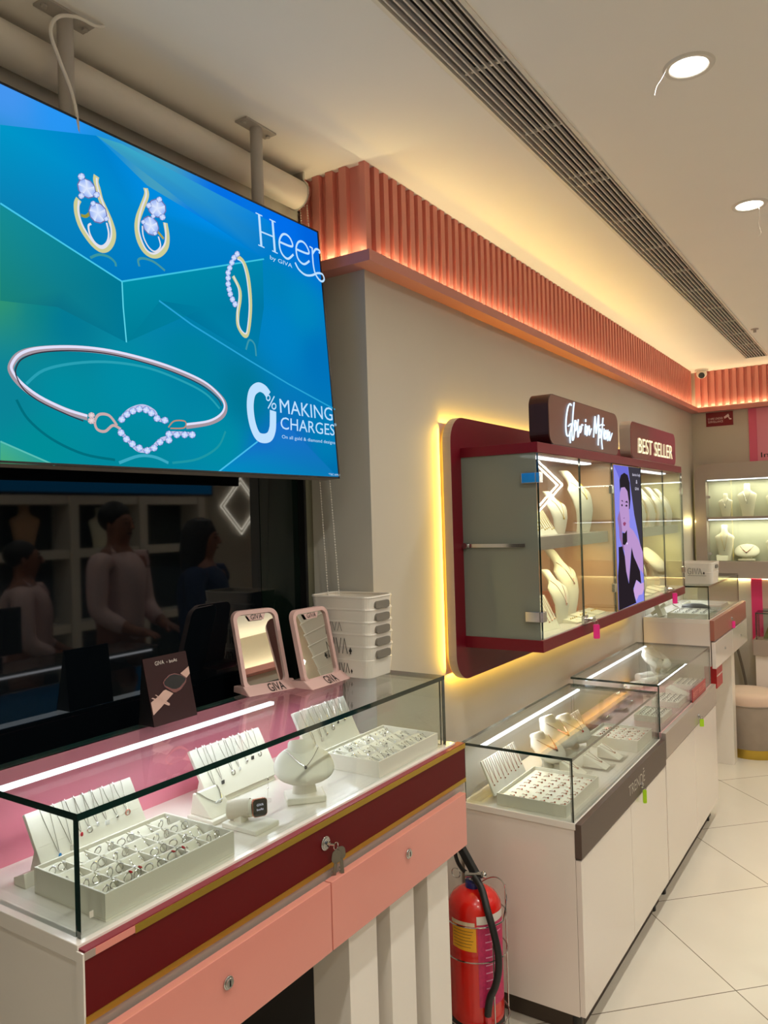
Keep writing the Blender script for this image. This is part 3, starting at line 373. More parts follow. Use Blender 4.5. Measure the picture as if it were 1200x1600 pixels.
# cornice with pink slats, ledge and light strip
def slats(mb, a0, a1, fixed, axis, outw, p=0.048, wd=0.025, d=0.02):
    n = int(abs(a1-a0)/p); 
    for i in range(n):
        s0 = a0+i*p; s1 = s0+wd
        if axis == 'y': mb.box(fixed, fixed+outw*d, s0, s1, 2.345, ZC-0.001)
        else: mb.box(s0, s1, fixed-d, fixed, 2.345, ZC-0.001)
cn = MB(); cn.box(XW, XW+0.004, YC-0.004, YB, 2.345, ZC); slats(cn, YC-0.02, YB-0.03, XW+0.004, 'y', 1)
struct(cn, 'trim_1', M_pink)
cn = MB(); cn.box(-1.445, XW, YC-0.004, YC, 2.345, ZC); slats(cn, -1.437, XW+0.03, YC-0.004, 'x', 1)
struct(cn, 'trim_2', M_pink)
cn = MB(); cn.box(XW+0.03, 2.15, YB-0.004, YB, 2.345, ZC); slats(cn, XW+0.045, 2.13, YB-0.004, 'x', 1)
struct(cn, 'trim_3', M_pink)
e = 0.057
def ledge(mb, pts_out, pts_in, z0, z1): 
    n = len(pts_out)
    for i in range(n-1):
        mb.hexa([(*pts_in[i], z0), (*pts_out[i], z0), (*pts_out[i+1], z0), (*pts_in[i+1], z0)], [(*pts_in[i], z1), (*pts_out[i], z1), (*pts_out[i+1], z1), (*pts_in[i+1], z1)])
po = [(-1.445, YC-e), (XW+e, YC-e), (XW+e, YB-e), (2.15, YB-e)]; pi_ = [(-1.445, YC), (XW, YC), (XW, YB), (2.15, YB)]
pl = [(-1.445, YC-e+.006), (XW+e-.006, YC-e+.006), (XW+e-.006, YB-e+.006), (2.15, YB-e+.006)]
ld = MB(); ledge(ld, po, pi_, 2.305, 2.325); ledge(ld, po, pl, 2.325, 2.336)
ld.box(2.08, 2.15, -1.65, YB-.05, 2.303, 2.33); ld.box(2.08, 2.086, -1.65, YB-.05, 2.33, 2.345)
struct(ld, 'trim_4', M_pink_ledge)
M_ledw = glow('led_warm', (255, 226, 180), 5.0)
st = MB(); st.box(-1.203, -1.197, YC-.03, YB-.035, 2.331, 2.336); st.box(-1.44, -1.197, YC-.036, YC-.03, 2.331, 2.336); st.box(-1.197, 2.14, YB-.036, YB-.030, 2.331, 2.336)
cs = st.build('led_strip', M_ledw); tag(cs, 'warm light strip hidden behind the pink ledge under the slatted cornice', 'light strip')

def area(name, loc, size, power, rgb, rot=(0, 0, 0), parent=None, size_y=None, shape='DISK', spread=PI):
    L = bpy.data.lights.new(name, 'AREA'); L.shape = shape; L.size = size
    if size_y is not None: L.shape = 'RECTANGLE'; L.size_y = size_y
    L.energy = power; L.color = lin(rgb); L.spread = spread
    o = bpy.data.objects.new(name, L); COL.objects.link(o); o.location = Vector(loc)-woff(parent); o.rotation_euler = rot; o.parent = parent
    return o
WARM = (255, 250, 238)
# cornice strip light, shining up from behind the ledge lip
area('strip_glow', (-1.200, (YC+YB)/2, 2.338), 0.006, P_STRIP*4.1, (250, 232, 172), (PI, 0.1, 0), cs, size_y=4.1)
area('strip_glow', (-1.32, YC-.033, 2.338), 0.22, P_STRIP*.25, (250, 232, 172), (PI, 0, 0), cs, size_y=0.006)
area('strip_glow', (0.4, YB-.033, 2.338), 3.2, P_STRIP*3.2, (250, 232, 172), (PI, 0, 0), cs, size_y=0.006)

area('strip_glow', (2.10, 2.1, 2.338), 0.006, P_STRIP*1.6*7.5, (250, 240, 205), (PI, 0.0, 0), cs, size_y=7.5)  # unseen cove light along the right wall, added to brighten the ceiling
# ceiling air vent
v = thing('ceiling_vent', (-0.74, 3.0, ZC), 'long slotted air conditioning grille recessed in the ceiling', 'air vent')
MB().box(-0.805, -0.675, 0.4, 5.62, ZC+0.052, ZC+0.06).build('duct_back', M_dark, v)
fr = MB(); fr.box(-0.813, -0.803, 0.39, 5.63, ZC-0.003, ZC+0.04); fr.box(-0.677, -0.667, 0.39, 5.63, ZC-0.003, ZC+0.04); fr.box(-0.813, -0.667, 5.62, 5.63, ZC-0.003, ZC+0.04); fr.box(-0.813, -0.667, 0.39, 0.40, ZC-0.003, ZC+0.04)
fr.build('frame', M_wplas, v)
M_blade = mat('grille_grey', (206, 200, 196), 0.45)
bl = MB()
for i in range(8):
    x = -0.795+i*0.0157
    bl.box(x-.0018, x+.0018, .4, 5.62, ZC-.001, ZC+.008)
bl.build('blades', M_blade, v)
for y in (0.5, 0.87, 1.22, 1.59, 1.935, 2.266, 2.336, 2.709, 3.066, 3.429, 3.778, 4.173, 4.52, 4.87, 5.22):
    MB().box(-0.803, -0.677, y-.004, y+.004, ZC+.009, ZC+.016).build('cross_bar', M_wplas, v)

# downlights
M_lens = glow('downlight_lens', (255, 250, 236), 6.0)
def downlight(x, y, label, wire=None, big=False):
    t = thing('downlight', (x, y, ZC), label, 'downlight')
    r = MB(); n = 40
    prof = [(.040, -.001), (.043, -.004), (.052, -.005), (.056, 0.0)]
    k = []
    for (rr, z) in prof: k.append([Vector((x+rr*math.cos(2*PI*j/n), y+rr*math.sin(2*PI*j/n), ZC+z)) for j in range(n)])
    for a, b in zip(k[:-1], k[1:]):
        for j in range(n): r.add([a[j], a[(j+1) % n], b[(j+1) % n], b[j]], [(0, 1, 2, 3)])
    r.build('ring', M_wplas, t, smooth=True)
    MB().cyl((x, y, ZC-.0008), (x, y, ZC-.0025), .040, n=40).build('lens', M_lens, t)
    if wire: MB().tube(smooth_path([(x+a, y+b, ZC+c) for a, b, c in wire]), .0006, 5).build('wire', M_wplas, t)
    area('lamp', (x, y, ZC-.006), .075, P_DOWN, WARM, (0, 0, 0), t, spread=2.65)
    return t
downlight(-.361, 1.843, 'round white downlight in the ceiling, nearer of the two, with a loose wire', [(-.04, -.03, -.004), (-.05, -.04, -.03), (-.06, -.05, -.05), (-.063, -.055, -.07)])
downlight(-.375, 2.802, 'round ceiling downlight farther off, with a kinked wire near the right edge', [(.03, -.03, -.004), (.034, -.03, -.05), (.03, -.03, -.08), (.036, -.03, -.11), (.026, -.03, -.12)])
for i, (x, y) in enumerate(((-.37, -.1), (-.37, -1.0), (.55, -.9), (1.4, -.1), (-.37, .88), (-.37, 3.76), (-.37, 4.72), (.55, .5), (.55, 1.85), (.55, 3.2), (.55, 4.6), (1.4, 1.2), (1.4, 2.6), (1.4, 4.2))):  # rows continued out of view; those behind the camera are added fill lamps
    downlight(x, y, 'round ceiling downlight of the unseen rows, some of them added as fill light', None)['group'] = 'ceiling downlights outside the picture'

# ------------------------------------------------------------------ television hung in front of the window
P0 = Vector((-1.25, 1.075, 1.713)); VV = Vector((-.05, 0, .68)).normalized(); UU = Vector((0, 1, 0)); NN = Vector((VV.z, 0, -VV.x)); HT = 0.682
def TV(u, t, d=0.0): return P0+UU*u+VV*t+NN*d
tv = thing('television', (-1.30, 1.075, 1.70), 'large flat television hung in front of the window showing jewellery on a blue background', 'television')
U0, U1 = -0.606, 0.604
def tvbox(mb, u0, u1, t0, t1, d0, d1): return mb.hexa([TV(u0, t0, d0), TV(u1, t0, d0), TV(u1, t0, d1), TV(u0, t0, d1)], [TV(u0, t1, d0), TV(u1, t1, d0), TV(u1, t1, d1), TV(u0, t1, d1)])
M_tvb = mat('tv_back_grey', (120, 112, 106), 0.4)
tvbox(MB(), U0, U1, 0.0, HT, -.05, -.004).build('housing', M_tvb, tv, bevel=.003)
bz = MB(); b_ = .004
tvbox(bz, U0, U1, HT-b_, HT, -.004, .002); tvbox(bz, U0, U1, 0, b_, -.004, .002); tvbox(bz, U0, U0+b_, 0, HT, -.004, .002); tvbox(bz, U1-b_, U1, 0, HT, -.004, .002)
bz.build('bezel', M_black, tv)
M_pic = glow_attr('screen_picture', 1.0)
BG = [((u, t), lin(c)) for (u, t), c in DATA['bg']]
def bgc(u, t):
    s = 0; r = [0, 0, 0]
    for (a, b), c in BG:
        w_ = 1/((a-u)**2+(b-t)**2+.0012)**1.7; s += w_
        for i in range(3): r[i] += w_*c[i]
    return tuple(x/s for x in r)
sm = MB(); NU, NT = 48, 28
g = [[(U0+.004+(U1-U0-.008)*i/NU, .004+(HT-.008)*j/NT) for j in range(NT+1)] for i in range(NU+1)]
gc = [[bgc(*p) for p in row] for row in g]
for i in range(NU):
    for j in range(NT):
        q = [(i, j), (i+1, j), (i+1, j+1), (i, j+1)]
        sm.add([TV(*g[a][b]) for a, b in q], [(0, 1, 2, 3)], 0, [gc[a][b] for a, b in q])
scr = sm.build('screen', M_pic, tv)
pm = MB(); d = .0004
for pts, cols in DATA['poly']:
    cu = sum(p[0] for p in pts)/len(pts); ct = sum(p[1] for p in pts)/len(pts); cc = [lin(c) for c in cols]; cm = tuple(sum(c[i] for c in cc)/len(cc) for i in range(3))
    for i in range(len(pts)):
        j = (i+1) % len(pts); pm.add([TV(cu, ct, d), TV(*pts[i], d), TV(*pts[j], d)], [(0, 1, 2)], 0, [cm, cc[i], cc[j]])
    d += .0001
for pts, w_, c in DATA['lines']: ribbon(pm, [TV(*p, .0011) for p in pts], w_, NN, lin(c))
d = .0013
for pts, w_, c in DATA['jew']:
    ribbon(pm, smooth_path([TV(*p, d) for p in pts], 5), w_, NN, lin(c)); d += .00004
pm.build('picture', M_pic, scr)
jm = MB(); d = .0024
def fan(mb, pts, c, d, hi=None):
    cu = sum(p[0] for p in pts)/len(pts); ct = sum(p[1] for p in pts)/len(pts)
    for i in range(len(pts)):
        j = (i+1) % len(pts); k_ = c if i % 2 else (hi or c)
        mb.add([TV(cu, ct, d), TV(*pts[i], d), TV(*pts[j], d)], [(0, 1, 2)], 0, [hi or c, k_, c])
for pts in DATA['stones']:
    cu = sum(p[0] for p in pts)/len(pts); ct = sum(p[1] for p in pts)/len(pts)
    fan(jm, [(cu+(a-cu)*1.12, ct+(b-ct)*1.12) for a, b in pts], lin((110, 110, 160)), d); fan(jm, pts, lin((150, 180, 245)), d+.0001, lin((225, 235, 255))); d += .00003
for pts in DATA['bead']: fan(jm, pts, lin((180, 150, 160)), d+.0002, lin((240, 225, 225)))
jm.build('picture_stones', M_pic, scr)
wm = MB()
WT = lin((190, 225, 255))
for k_, (pts, w_) in enumerate(DATA['white']):
    w_ = .023 if w_ > .012 else w_*1.35
    ribbon(wm, smooth_path([TV(*p, .0040+k_*.00002) for p in pts], 6) if len(pts) > 2 else [TV(*p, .0040+k_*.00002) for p in pts], w_, NN, WT)
wm.build('lettering', M_pic, scr)
M_wt = glow('screen_white', (190, 225, 255), 1.0)
for s_, q in DATA['text']: text(s_, TV(*q[0], .0042), TV(*q[1], .0042), TV(*q[2], .0042), 'lettering', M_wt, scr, 0)
def pole(y, lean=0.0):
    p = MB(); p.cyl((-1.322, y, 2.30), (-1.322+lean, y, ZC-.004), .0155, n=20)
    o = p.build('hanging_pole', M_pole, tv, smooth=True)
    f = MB(); f.box(-1.322-.02, -1.322+.02, y-.055, y+.055, ZC-.005, ZC); f.cyl((-1.322, y-.045, ZC-.010), (-1.322, y-.045, ZC-.005), .006, n=10); f.cyl((-1.322, y+.045, ZC-.010), (-1.322, y+.045, ZC-.005), .006, n=10)
    f.build('ceiling_plate', M_pole, o, bevel=.001)
    b2 = MB(); b2.box(-1.345, -1.305, y-.07, y+.07, 2.20, 2.32); b2.build('bracket', M_pole, o, bevel=.002)
pole(1.465); pole(0.925)
cb = MB(); cb.tube(smooth_path([(-1.29, .99, ZC-.002), (-1.285, .965, 2.585), (-1.29, .93, 2.585), (-1.285, .885, 2.56), (-1.28, .865, 2.52), (-1.285, .885, 2.48), (-1.295, .915, 2.44), (-1.30, .93, 2.40), (-1.302, .935, 2.34)], 6), .0035, 8)
cb.build('power_cable', M_wplas, tv, smooth=True)

# roller blind above the window
rb = thing('roller_blind', (-1.40, .2, 2.5), 'white roller blind rolled up above the window behind the television', 'blind')
MB().cyl((-1.405, -1.5, 2.535), (-1.405, 1.722, 2.535), .040, n=36).build('roller', M_wplas, rb, smooth=True)
k = MB(); k.cyl((-1.405, 1.722, 2.535), (-1.405, 1.730, 2.535), .044, n=32); k.box(-1.425, -1.385, 1.728, 1.735, 2.50, 2.60); k.cyl((-1.405, 1.730, 2.535), (-1.405, 1.738, 2.535), .02, n=20)
k.build('end_bracket', M_chrome, rb, bevel=.001)
MB().box(-1.4465, -1.4445, -1.5, 1.70, 1.93, 2.54).build('blind_fabric', mat('blind_fabric', (190, 188, 182), 0.8), rb)
MB().cyl((-1.4455, -1.5, 1.925), (-1.4455, 1.70, 1.925), .010, n=12).build('bottom_bar', M_wplas, rb, smooth=True)
ch = MB()
def beads(mb, a, b, step=.0075, r=.0021):
    a = Vector(a); b = Vector(b); n = int((b-a).length/step)
    for i in range(n+1): mb.ball(a+(b-a)*i/n, r, n=6)
    mb.tube([a, b], .0005, 4)
beads(ch, (-1.41, 1.7405, 2.52), (-1.345, 1.7405, 1.34)); beads(ch, (-1.385, 1.7405, 2.52), (-1.305, 1.7405, 1.345)); beads(ch, (-1.345, 1.7405, 1.34), (-1.325, 1.7405, 1.325)); beads(ch, (-1.325, 1.7405, 1.325), (-1.305, 1.7405, 1.345))
ch.build('bead_chain', mat('bead_white', (210, 206, 196), 0.4), rb)
struct(MB().box(-1.49, -1.4475, -1.65, YC, 2.345, ZC), 'trim_5', M_grey)

# ------------------------------------------------------------------ glass counters
def lock(mb_parent, y, z, x, name='lock', r=.011):
    k = MB(); k.cyl((x, y, z), (x+.003, y, z), r, n=24); k.cyl((x+.003, y, z), (x+.006, y, z), r*.78, n=24)
    o = k.build(name, M_chrome, mb_parent, smooth=True, bevel=.0006)
    MB().box(x+.006, x+.0066, y-.0012, y+.0012, z-.005, z+.005).build('keyhole', M_black, o)
    return o
def glass_box(root, x0, x1, y0, y1, z0, z1, t=.006, led=True, rear=None, ledx=None, ledy=None, tt=.009):
    """x1 = front face towards the shop, x0 = rear"""
    MB().box(x0, x1, y0, y1, z1-tt, z1, 0, 1).build('glass_top', [M_glass, M_edge], root)
    MB().box(x1-t, x1, y0+.001, y1-.001, z0, z1-tt, 0, 1).build('glass_front', [M_glass, M_edge], root)
    MB().box(x0+.01, x1-t-.003, y0+.001, y0+t+.001, z0, z1-tt, 0, 1).build('glass_side', [M_glass, M_edge], root)
    MB().box(x0+.01, x1-t-.003, y1-t-.001, y1-.001, z0, z1-tt, 0, 1).build('glass_side', [M_glass, M_edge], root)
    if led:
        lx = ledx if ledx else x0+.06
        o = MB().box(lx-.006, lx+.006, y0+.03, ledy or y1-.05, z1-tt-.008, z1-tt-.0005).build('led_strip', M_led, root)
        area('counter_glow', (lx, (y0+y1)/2, z1-tt-.0095), .012, P_CASE*.62*(y1-y0), (238, 243, 255), (0, -.35, 0), o, size_y=(y1-y0-.1))

# near counter: pink drawers, burgundy band
mc = thing('display_counter', (-1.17, 1.25, 0), 'near glass-topped jewellery counter with burgundy band and pink drawers', 'display counter')
X0, X1, Y0, Y1, ZB, ZT = -1.345, -1.010, .694, 1.795, 1.0, 1.183
glass_box(mc, X0, X1, Y0, Y1, ZB, ZT, t=.009, tt=.011, ledx=-1.262, ledy=1.40)
MB().box(-1.352, -1.345, Y0, Y1, .90, ZT-.009).build('rear_panel', M_rose, mc)
MB().box(X0, -1.000, Y0-.012, Y1+.03, .975, ZB).build('deck', M_white, mc, bevel=.001)
b = MB(); b.box(X0+.02, -1.000, Y0-.006, Y0+.012, 0.0, .975); b.build('side_panel', M_white, mc, bevel=.001)
b = MB(); b.box(X0, -1.002, Y0+.012, Y1+.02, .745, .975); b.box(-1.002, -.9855, .684, Y1+.045, .870, .894); b.build('carcass', M_greyl, mc)
MB().box(-1.000, -.985, .682, 1.850, .894, .993).build('front_panel', M_red, mc, bevel=.001)
MB().box(-1.006, -.985, .684, 1.848, .993, .9955).build('panel_top', mat('panel_top_sheen', (136, 46, 60), 0.5), mc)  # top of the burgundy panel, its reflection put into the paler colour
MB().box(-1.0, -.9845, .6795, .6825, .882, .993).build('end_cap', M_white, mc)
MB().box(-.985, -.9835, .700, .770, .983, .9935).build('pink_patch', M_salmon, mc)
MB().box(-.985, -.9835, .6825, .700, .983, .9935).build('grey_patch', M_greyl, mc)
MB().box(-.985, -.9830, .77, 1.850, .982, .994).build('gold_trim', M_gold, mc)
MB().box(-.985, -.9835, .682, 1.850, .892, .902).build('gold_trim', M_gold, mc)
for y0, y1 in ((.62, 1.2225), (1.2255, 1.802)):
    dr = MB().box(-.978, -.960, max(y0, .684), y1, .745, .880).build('drawer_front', M_salmon, mc, bevel=.0012)
    lock(dr, .936 if y0 < 1 else 1.513, .83, -.960)
lock(mc, 1.239, .948, -.985, r=.014)
for y in (1.33, 1.49, 1.66):
    MB().box(-1.10, -1.0, y, y+.105, 0, .745).build('support_post', M_white, mc, bevel=.001)
MB().box(-1.345, -1.335, Y0+.012, 1.79, 0.0, .745).build('back_board', M_dark, mc)  # near-black boards, the shade of the knee space put into their colour
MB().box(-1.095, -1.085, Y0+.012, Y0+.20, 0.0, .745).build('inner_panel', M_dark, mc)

kr = thing('key_bunch', (-.976, 1.255, .94), 'two steel keys on a ring hanging from the lock of the burgundy band', 'keys')
k = MB(); k.tube([(-.972+.006*math.cos(a)*0, 1.258+.007*math.cos(a), .938+.007*math.sin(a)) for a in [2*PI*i/20 for i in range(20)]], .0011, 6, closed=True); k.cyl((-.979, 1.239, .948), (-.966, 1.246, .946), .0025, n=8); k.build('ring', M_chrome, kr)
def key_mesh(y, z, dz, tilt):
    k = MB(); p = rrect(-.009, .009, -.012, .012, .008)
    k.prism([(0, a, b) for a, b in p], (.002, 0, 0)); k.box(0, .002, -.0032, .0032, -.042, -.01); k.box(0, .002, -.006, -.0032, -.036, -.032); k.box(0, .002, -.006, -.0032, -.028, -.025)
    k.xf(Matrix.Translation((-.970+dz, y, z)) @ Matrix.Rotation(-.6, 4, 'Z') @ Matrix.Rotation(tilt, 4, 'X') @ Matrix.Scale(1.1, 4)); return k
key_mesh(1.268, .922, .002, .06).build('key', mat('key_steel', (128, 122, 112), .35, metal=.9), kr, bevel=.0003); key_mesh(1.258, .917, -.002, -.15).build('key', MATS['key_steel'], kr, bevel=.0003)

# low counters by the wall
def low_counter(y0, y1, ztop, zb, name, label, front, deckm, led=True):
    r = thing('display_counter', (-1.03, (y0+y1)/2, 0), label, 'display counter')
    xr, xf = -1.215, -.838
    glass_box(r, xr, xf, y0, y1, zb, ztop)
    MB().box(xr, xf+.004, y0-.004, y1, zb-.02, zb).build('deck', deckm, r, bevel=.001)
    MB().box(xr, xf, y0, y1+.012, .085, zb-.02).build('carcass', M_gloss, r, bevel=.001)
    MB().box(xr+.05, xf-.022, y0+.05, y1, 0.001, .085).build('plinth', mat('plinth_brown', (70, 58, 48), .6), r)
    for fy in (y0+.06, y1-.08):
        MB().cyl((xf-.03, fy, 0), (xf-.03, fy, .085), .016, n=16).build('foot', M_black, r, smooth=True)
    MB().box(xf, xf+.022, y0-.002, y1+.012, zb-.105, zb-.002).build('front_panel', front, r, bevel=.001)
    ym = (y0+y1)/2+.02
    ds = []
    for a, b2 in ((y0, ym-.0015), (ym+.0015, y1+.012)):
        ds.append(MB().box(xf+.001, xf+.018, a, b2, .088, zb-.112).build('door', M_gloss, r, bevel=.0012))
    return r, ds
c2, d2 = low_counter(2.258, 3.262, .862, .668, 'c2', 'low white glass-topped counter with taupe band beside the fire extinguisher', M_brown, M_white)
text('TRENDE', (-.8155, 2.745, .597), (-.8155, 2.952, .597), (-.8155, 2.745, .634), 'lettering', mat('grey_print', (186, 178, 166), 0.4), c2, .0005)
MB().box(-.8158, -.8150, 2.932, 2.944, .640, .645).build('accent', MATS['grey_print'], c2)
c3, d3 = low_counter(3.285, 4.325, .885, .690, 'c3', 'second low white counter with grey band, behind the taupe-banded one', M_greyl, mat('mauve_deck', (196, 150, 150), 0.35))
lock(c3, 3.90, .62, -.816, r=.012); lock(c2, 2.905, .592, -.816, r=.012)

# tall counter at the far end
c4 = thing('display_counter', (-1.05, 5.0, 0), 'far tall glass counter with pinkish brown band and white drawers', 'display counter')
glass_box(c4, -1.225, -.870, 4.512, 5.46, 1.0, 1.183)
MB().box(-1.225, -.868, 4.505, 5.47, .975, 1.0).build('deck', M_white, c4, bevel=.001)
MB().box(-1.225, -.868, 4.505, 5.47, .745, .975).build('carcass', M_gloss, c4)
M_mauve = mat('mauve_brown_laminate', (160, 98, 86), 0.3, coat=.2)
MB().box(-.868, -.846, 4.50, 5.56, .885, .996).build('front_panel', M_mauve, c4, bevel=.001)
for a, b2 in ((4.50, 5.02), (5.024, 5.55)):
    dr = MB().box(-.862, -.842, a, b2, .735, .878).build('drawer_front', M_gloss, c4, bevel=.0012); lock(dr, (a+b2)/2, .81, -.842, r=.008)
lock(c4, 5.03, .945, -.846, r=.010)
MB().box(-1.15, -.89, 5.24, 5.34, 0, .745).build('support_post', M_white, c4, bevel=.001)
MB().box(-1.22, -1.20, 4.6, 5.46, 0, .745).build('back_board', M_white, c4)
rx = MB(); rx.box(-.93, -.865, 4.63, 4.80, .60, .733); o = rx.build('hand_bag', mat('red_card', (170, 12, 24), 0.35), None, bevel=.002)
tag(o, 'small red box tucked under the drawers of the far tall counter', 'box'); o.name = 'red_box'
MB().box(-.8645, -.8640, 4.63, 4.80, .666, .672).build('white_line', M_white, o)
tag(MB().tube(smooth_path([(-.985, 5.93, .72), (-.965, 5.93, .62), (-.93, 5.93, .45), (-.91, 5.93, .30), (-.90, 5.93, .01)]), .009, 8).build('corrugated_hose', mat('hose_grey', (110, 100, 88), .6), None, smooth=True), 'grey flexible hose hanging beside the far tall counter behind the pouf', 'hose')

# counter by the back wall, right edge
c5 = thing('display_counter', (-.45, 5.89, 0), 'white counter with small glass case at the right edge by the back wall', 'display counter')
MB().box(-.828, .2, 5.815, 5.96, .881, .889, 0, 1).build('glass_top', [M_glass, M_edge], c5)
MB().box(-.828, .2, 5.815, 5.821, .705, .881, 0, 1).build('glass_front', [M_glass, M_edge], c5)
MB().box(-.828, -.822, 5.824, 5.96, .705, .881, 0, 1).build('glass_side', [M_glass, M_edge], c5)
MB().box(-.845, .25, 5.80, 5.978, .60, .705).build('deck', M_greyl, c5, bevel=.001)
MB().box(-.835, .25, 5.82, 5.978, .0, .60).build('carcass', M_gloss, c5, bevel=.001)
fb = MB(); fb.prism([(-.79, 5.88, .706), (-.74, 5.88, .706), (-.66, 5.88, .82), (-.74, 5.88, .84)], (0, .02, 0)); tag(fb.build('folded_card', mat('olive_card', (110, 112, 60), .5), None), 'olive folded card inside the small glass case at the right edge', 'card')

# pouf
pf = thing('pouf', (-.84, 5.585, 0), 'round grey velour pouf with beige seat and brass base ring', 'pouf')
px, py, pr_ = -.84, 5.585, .195
MB().loft([(px, py, 0.0, pr_*.94, pr_*.94), (px, py, .06, pr_*.94, pr_*.94)], 48).build('base_ring', M_gold, pf, smooth=True)
MB().loft([(px, py, .06, pr_*.97, pr_*.97), (px, py, .075, pr_, pr_), (px, py, .30, pr_*1.03, pr_*1.03), (px, py, .335, pr_*1.0, pr_*1.0)], 48).build('body', M_fab, pf, smooth=True)
MB().loft([(px, py, .332, pr_*1.0, pr_*1.0), (px, py, .35, pr_*1.02, pr_*1.02), (px, py, .385, pr_*.98, pr_*.98), (px, py, .402, pr_*.88, pr_*.88), (px, py, .408, pr_*.5, pr_*.5)], 48).build('seat', M_fabt, pf, smooth=True)
MB().tube([(px+pr_*1.01*math.cos(2*PI*i/48), py+pr_*1.01*math.sin(2*PI*i/48), .336) for i in range(48)], .004, 6, closed=True).build('piping', M_fab, pf, smooth=True)

# ------------------------------------------------------------------ wall display case with halo
wc = thing('wall_display_case', (-1.2, 3.2, 1.5), 'burgundy wall-mounted glass showcase with rounded back panel and yellow halo light', 'display case')
p = [(XW+.018, a, b) for a, b in rrect(2.185, 4.30, 1.072, 1.926, .085, 8)]
MB().prism(p, (.030, 0, 0), 0, 1).build('back_panel', [M_wine, M_greyl], wc, bevel=.001)
MB().box(XW, XW+.018, 2.35, 4.15, 1.25, 1.80).build('wall_mount', M_greyl, wc)
halo = [(XW+.008, a, b) for a, b in rrect(2.215, 4.27, 1.10, 1.90, .07, 6)]
M_halo = glow('halo_yellow', (255, 206, 60), 5.0)
hl = MB().tube(halo, .004, 6, closed=True).build('halo_strip', M_halo, wc)
area('halo_glow', (XW+.010, 2.20, 1.5), .012, P_HALO*.8, (255, 206, 70), (-PI/2, 0, 0), hl, size_y=.78)
a_ = area('halo_glow', (XW+.010, 3.2, 1.092), .012, P_HALO*2, (255, 206, 70), (0, 0, 0), hl, size_y=2.0)
a_ = area('halo_glow', (XW+.010, 3.2, 1.908), .012, P_HALO*1.4, (255, 206, 70), (PI, 0, 0), hl, size_y=2.0)
XB, XF, CY0, CY1 = -1.182, -.915, 2.253, 4.16
MB().box(XB, XF, CY0-.003, CY1, 1.793, 1.825).build('top_slab', [M_wine], wc, bevel=.001)
MB().box(XB, XF, CY0-.003, CY1, 1.176, 1.213).build('bottom_slab', [M_wine], wc, bevel=.001)
MB().box(XB, XF-.004, CY0+.02, CY1-.01, 1.213, 1.217).build('base_sheet', M_white, wc)
MB().box(XB, XB+.004, CY0+.01, CY1-.01, 1.217, 1.793).build('inner_back', M_tan, wc)
MB().box(XB, XF-.008, 2.992, 3.006, 1.213, 1.793).build('divider', M_tan, wc); MB().box(XB, XF-.008, 3.394, 3.408, 1.213, 1.793).build('divider', M_tan, wc)
MB().box(XB, XF-.010, CY1-.012, CY1, 1.213, 1.793).build('end_panel', mat('olive_cream', (206, 198, 150), .4), wc)
for a, b in ((CY0+.012, 2.990), (3.410, CY1-.014)):
    MB().box(XB+.004, XF-.022, a, b, 1.500, 1.530).box(XF-.028, XF-.022, a, b, 1.488, 1.500).build('shelf', M_greyl, wc, bevel=.001)
    o = MB().box(XF-.09, XF-.06, a+.06, b-.06, 1.787, 1.7925).build('led_strip', M_led, wc)
    area('case_glow', (XF-.075, (a+b)/2, 1.785), .03, P_CASE*.85, (255, 244, 214), (0, 0, 0), o, size_y=b-a-.16)
    o = MB().box(XF-.05, XF-.040, a+.04, b-.04, 1.4955, 1.4995).build('led_strip', M_led, wc)
    area('case_glow', (XF-.06, (a+b)/2, 1.490), .02, P_CASE*.7, (255, 236, 180), (0, .25, 0), o, size_y=b-a-.12)
sp = MB().box(XB, XF-.010, CY0, CY0+.006, 1.213, 1.793).build('side_glass', M_greyrefl, wc)
k = MB(); k.box(XB+.001, XF-.05, CY0-.004, CY0, 1.500, 1.512); k.cyl((XB+.01, CY0-.012, 1.506), (XB+.01, CY0, 1.506), .010, n=12); k.build('side_bar', M_chrome, sp, bevel=.0005)
for (a, b) in ((CY0, 2.628), (2.632, 3.000), (3.40, 3.775), (3.779, CY1)):
    MB().box(XF-.006, XF, a, b, 1.215, 1.791, 0, 1).build('door', [M_glass, M_edge], wc)
def hinge(y, z, s=1):
    k = MB(); k.box(XF-.008, XF+.004, y-.014, y+.014, z-.016, z+.016)
    if s: k.box(XF-.055, XF-.008, y-.016, y-.004, z-.016, z+.016)
    k.build('hinge', M_chrome, wc, bevel=.001)
hinge(2.262, 1.715); hinge(2.262, 1.285); hinge(2.985, 1.69, 0); hinge(2.985, 1.31, 0); hinge(4.145, 1.70, 0); hinge(4.145, 1.30, 0)
def case_lock(y, tagname, label):
    k = MB(); k.box(XF-.004, XF+.006, y-.022, y+.022, 1.218, 1.246); k.cyl((XF+.006, y+.006, 1.232), (XF+.028, y+.006, 1.232), .008, n=16); k.box(XF+.026, XF+.030, y-.002, y+.03, 1.224, 1.236)
    k.build('lock', M_chrome, wc, bevel=.001)
case_lock(2.63, 'a', ''); case_lock(3.777, 'b', '')
def key_tag(x, y, z, m, label, L=.050, w_=.022):
    t = thing('key_tag', (x, y, z), label, 'key tag')
    k = MB(); k.tube([(x, y+.006*math.cos(a), z-.004+.007*math.sin(a)) for a in [2*PI*i/16 for i in range(16)]], .0009, 6, closed=True); k.build('ring', M_chrome, t); t.rotation_euler = (0, 0, -1.0)
    MB().prism([(x-.0015, y+a, z-.010-L/2+b) for a, b in rrect(-w_/2, w_/2, -L/2, L/2, .004, 3)], (.003, 0, 0)).build('fob', m, t)
key_tag(-.886, 2.665, 1.222, M_tagp, 'pink key tag hanging from the left lock of the wall showcase')
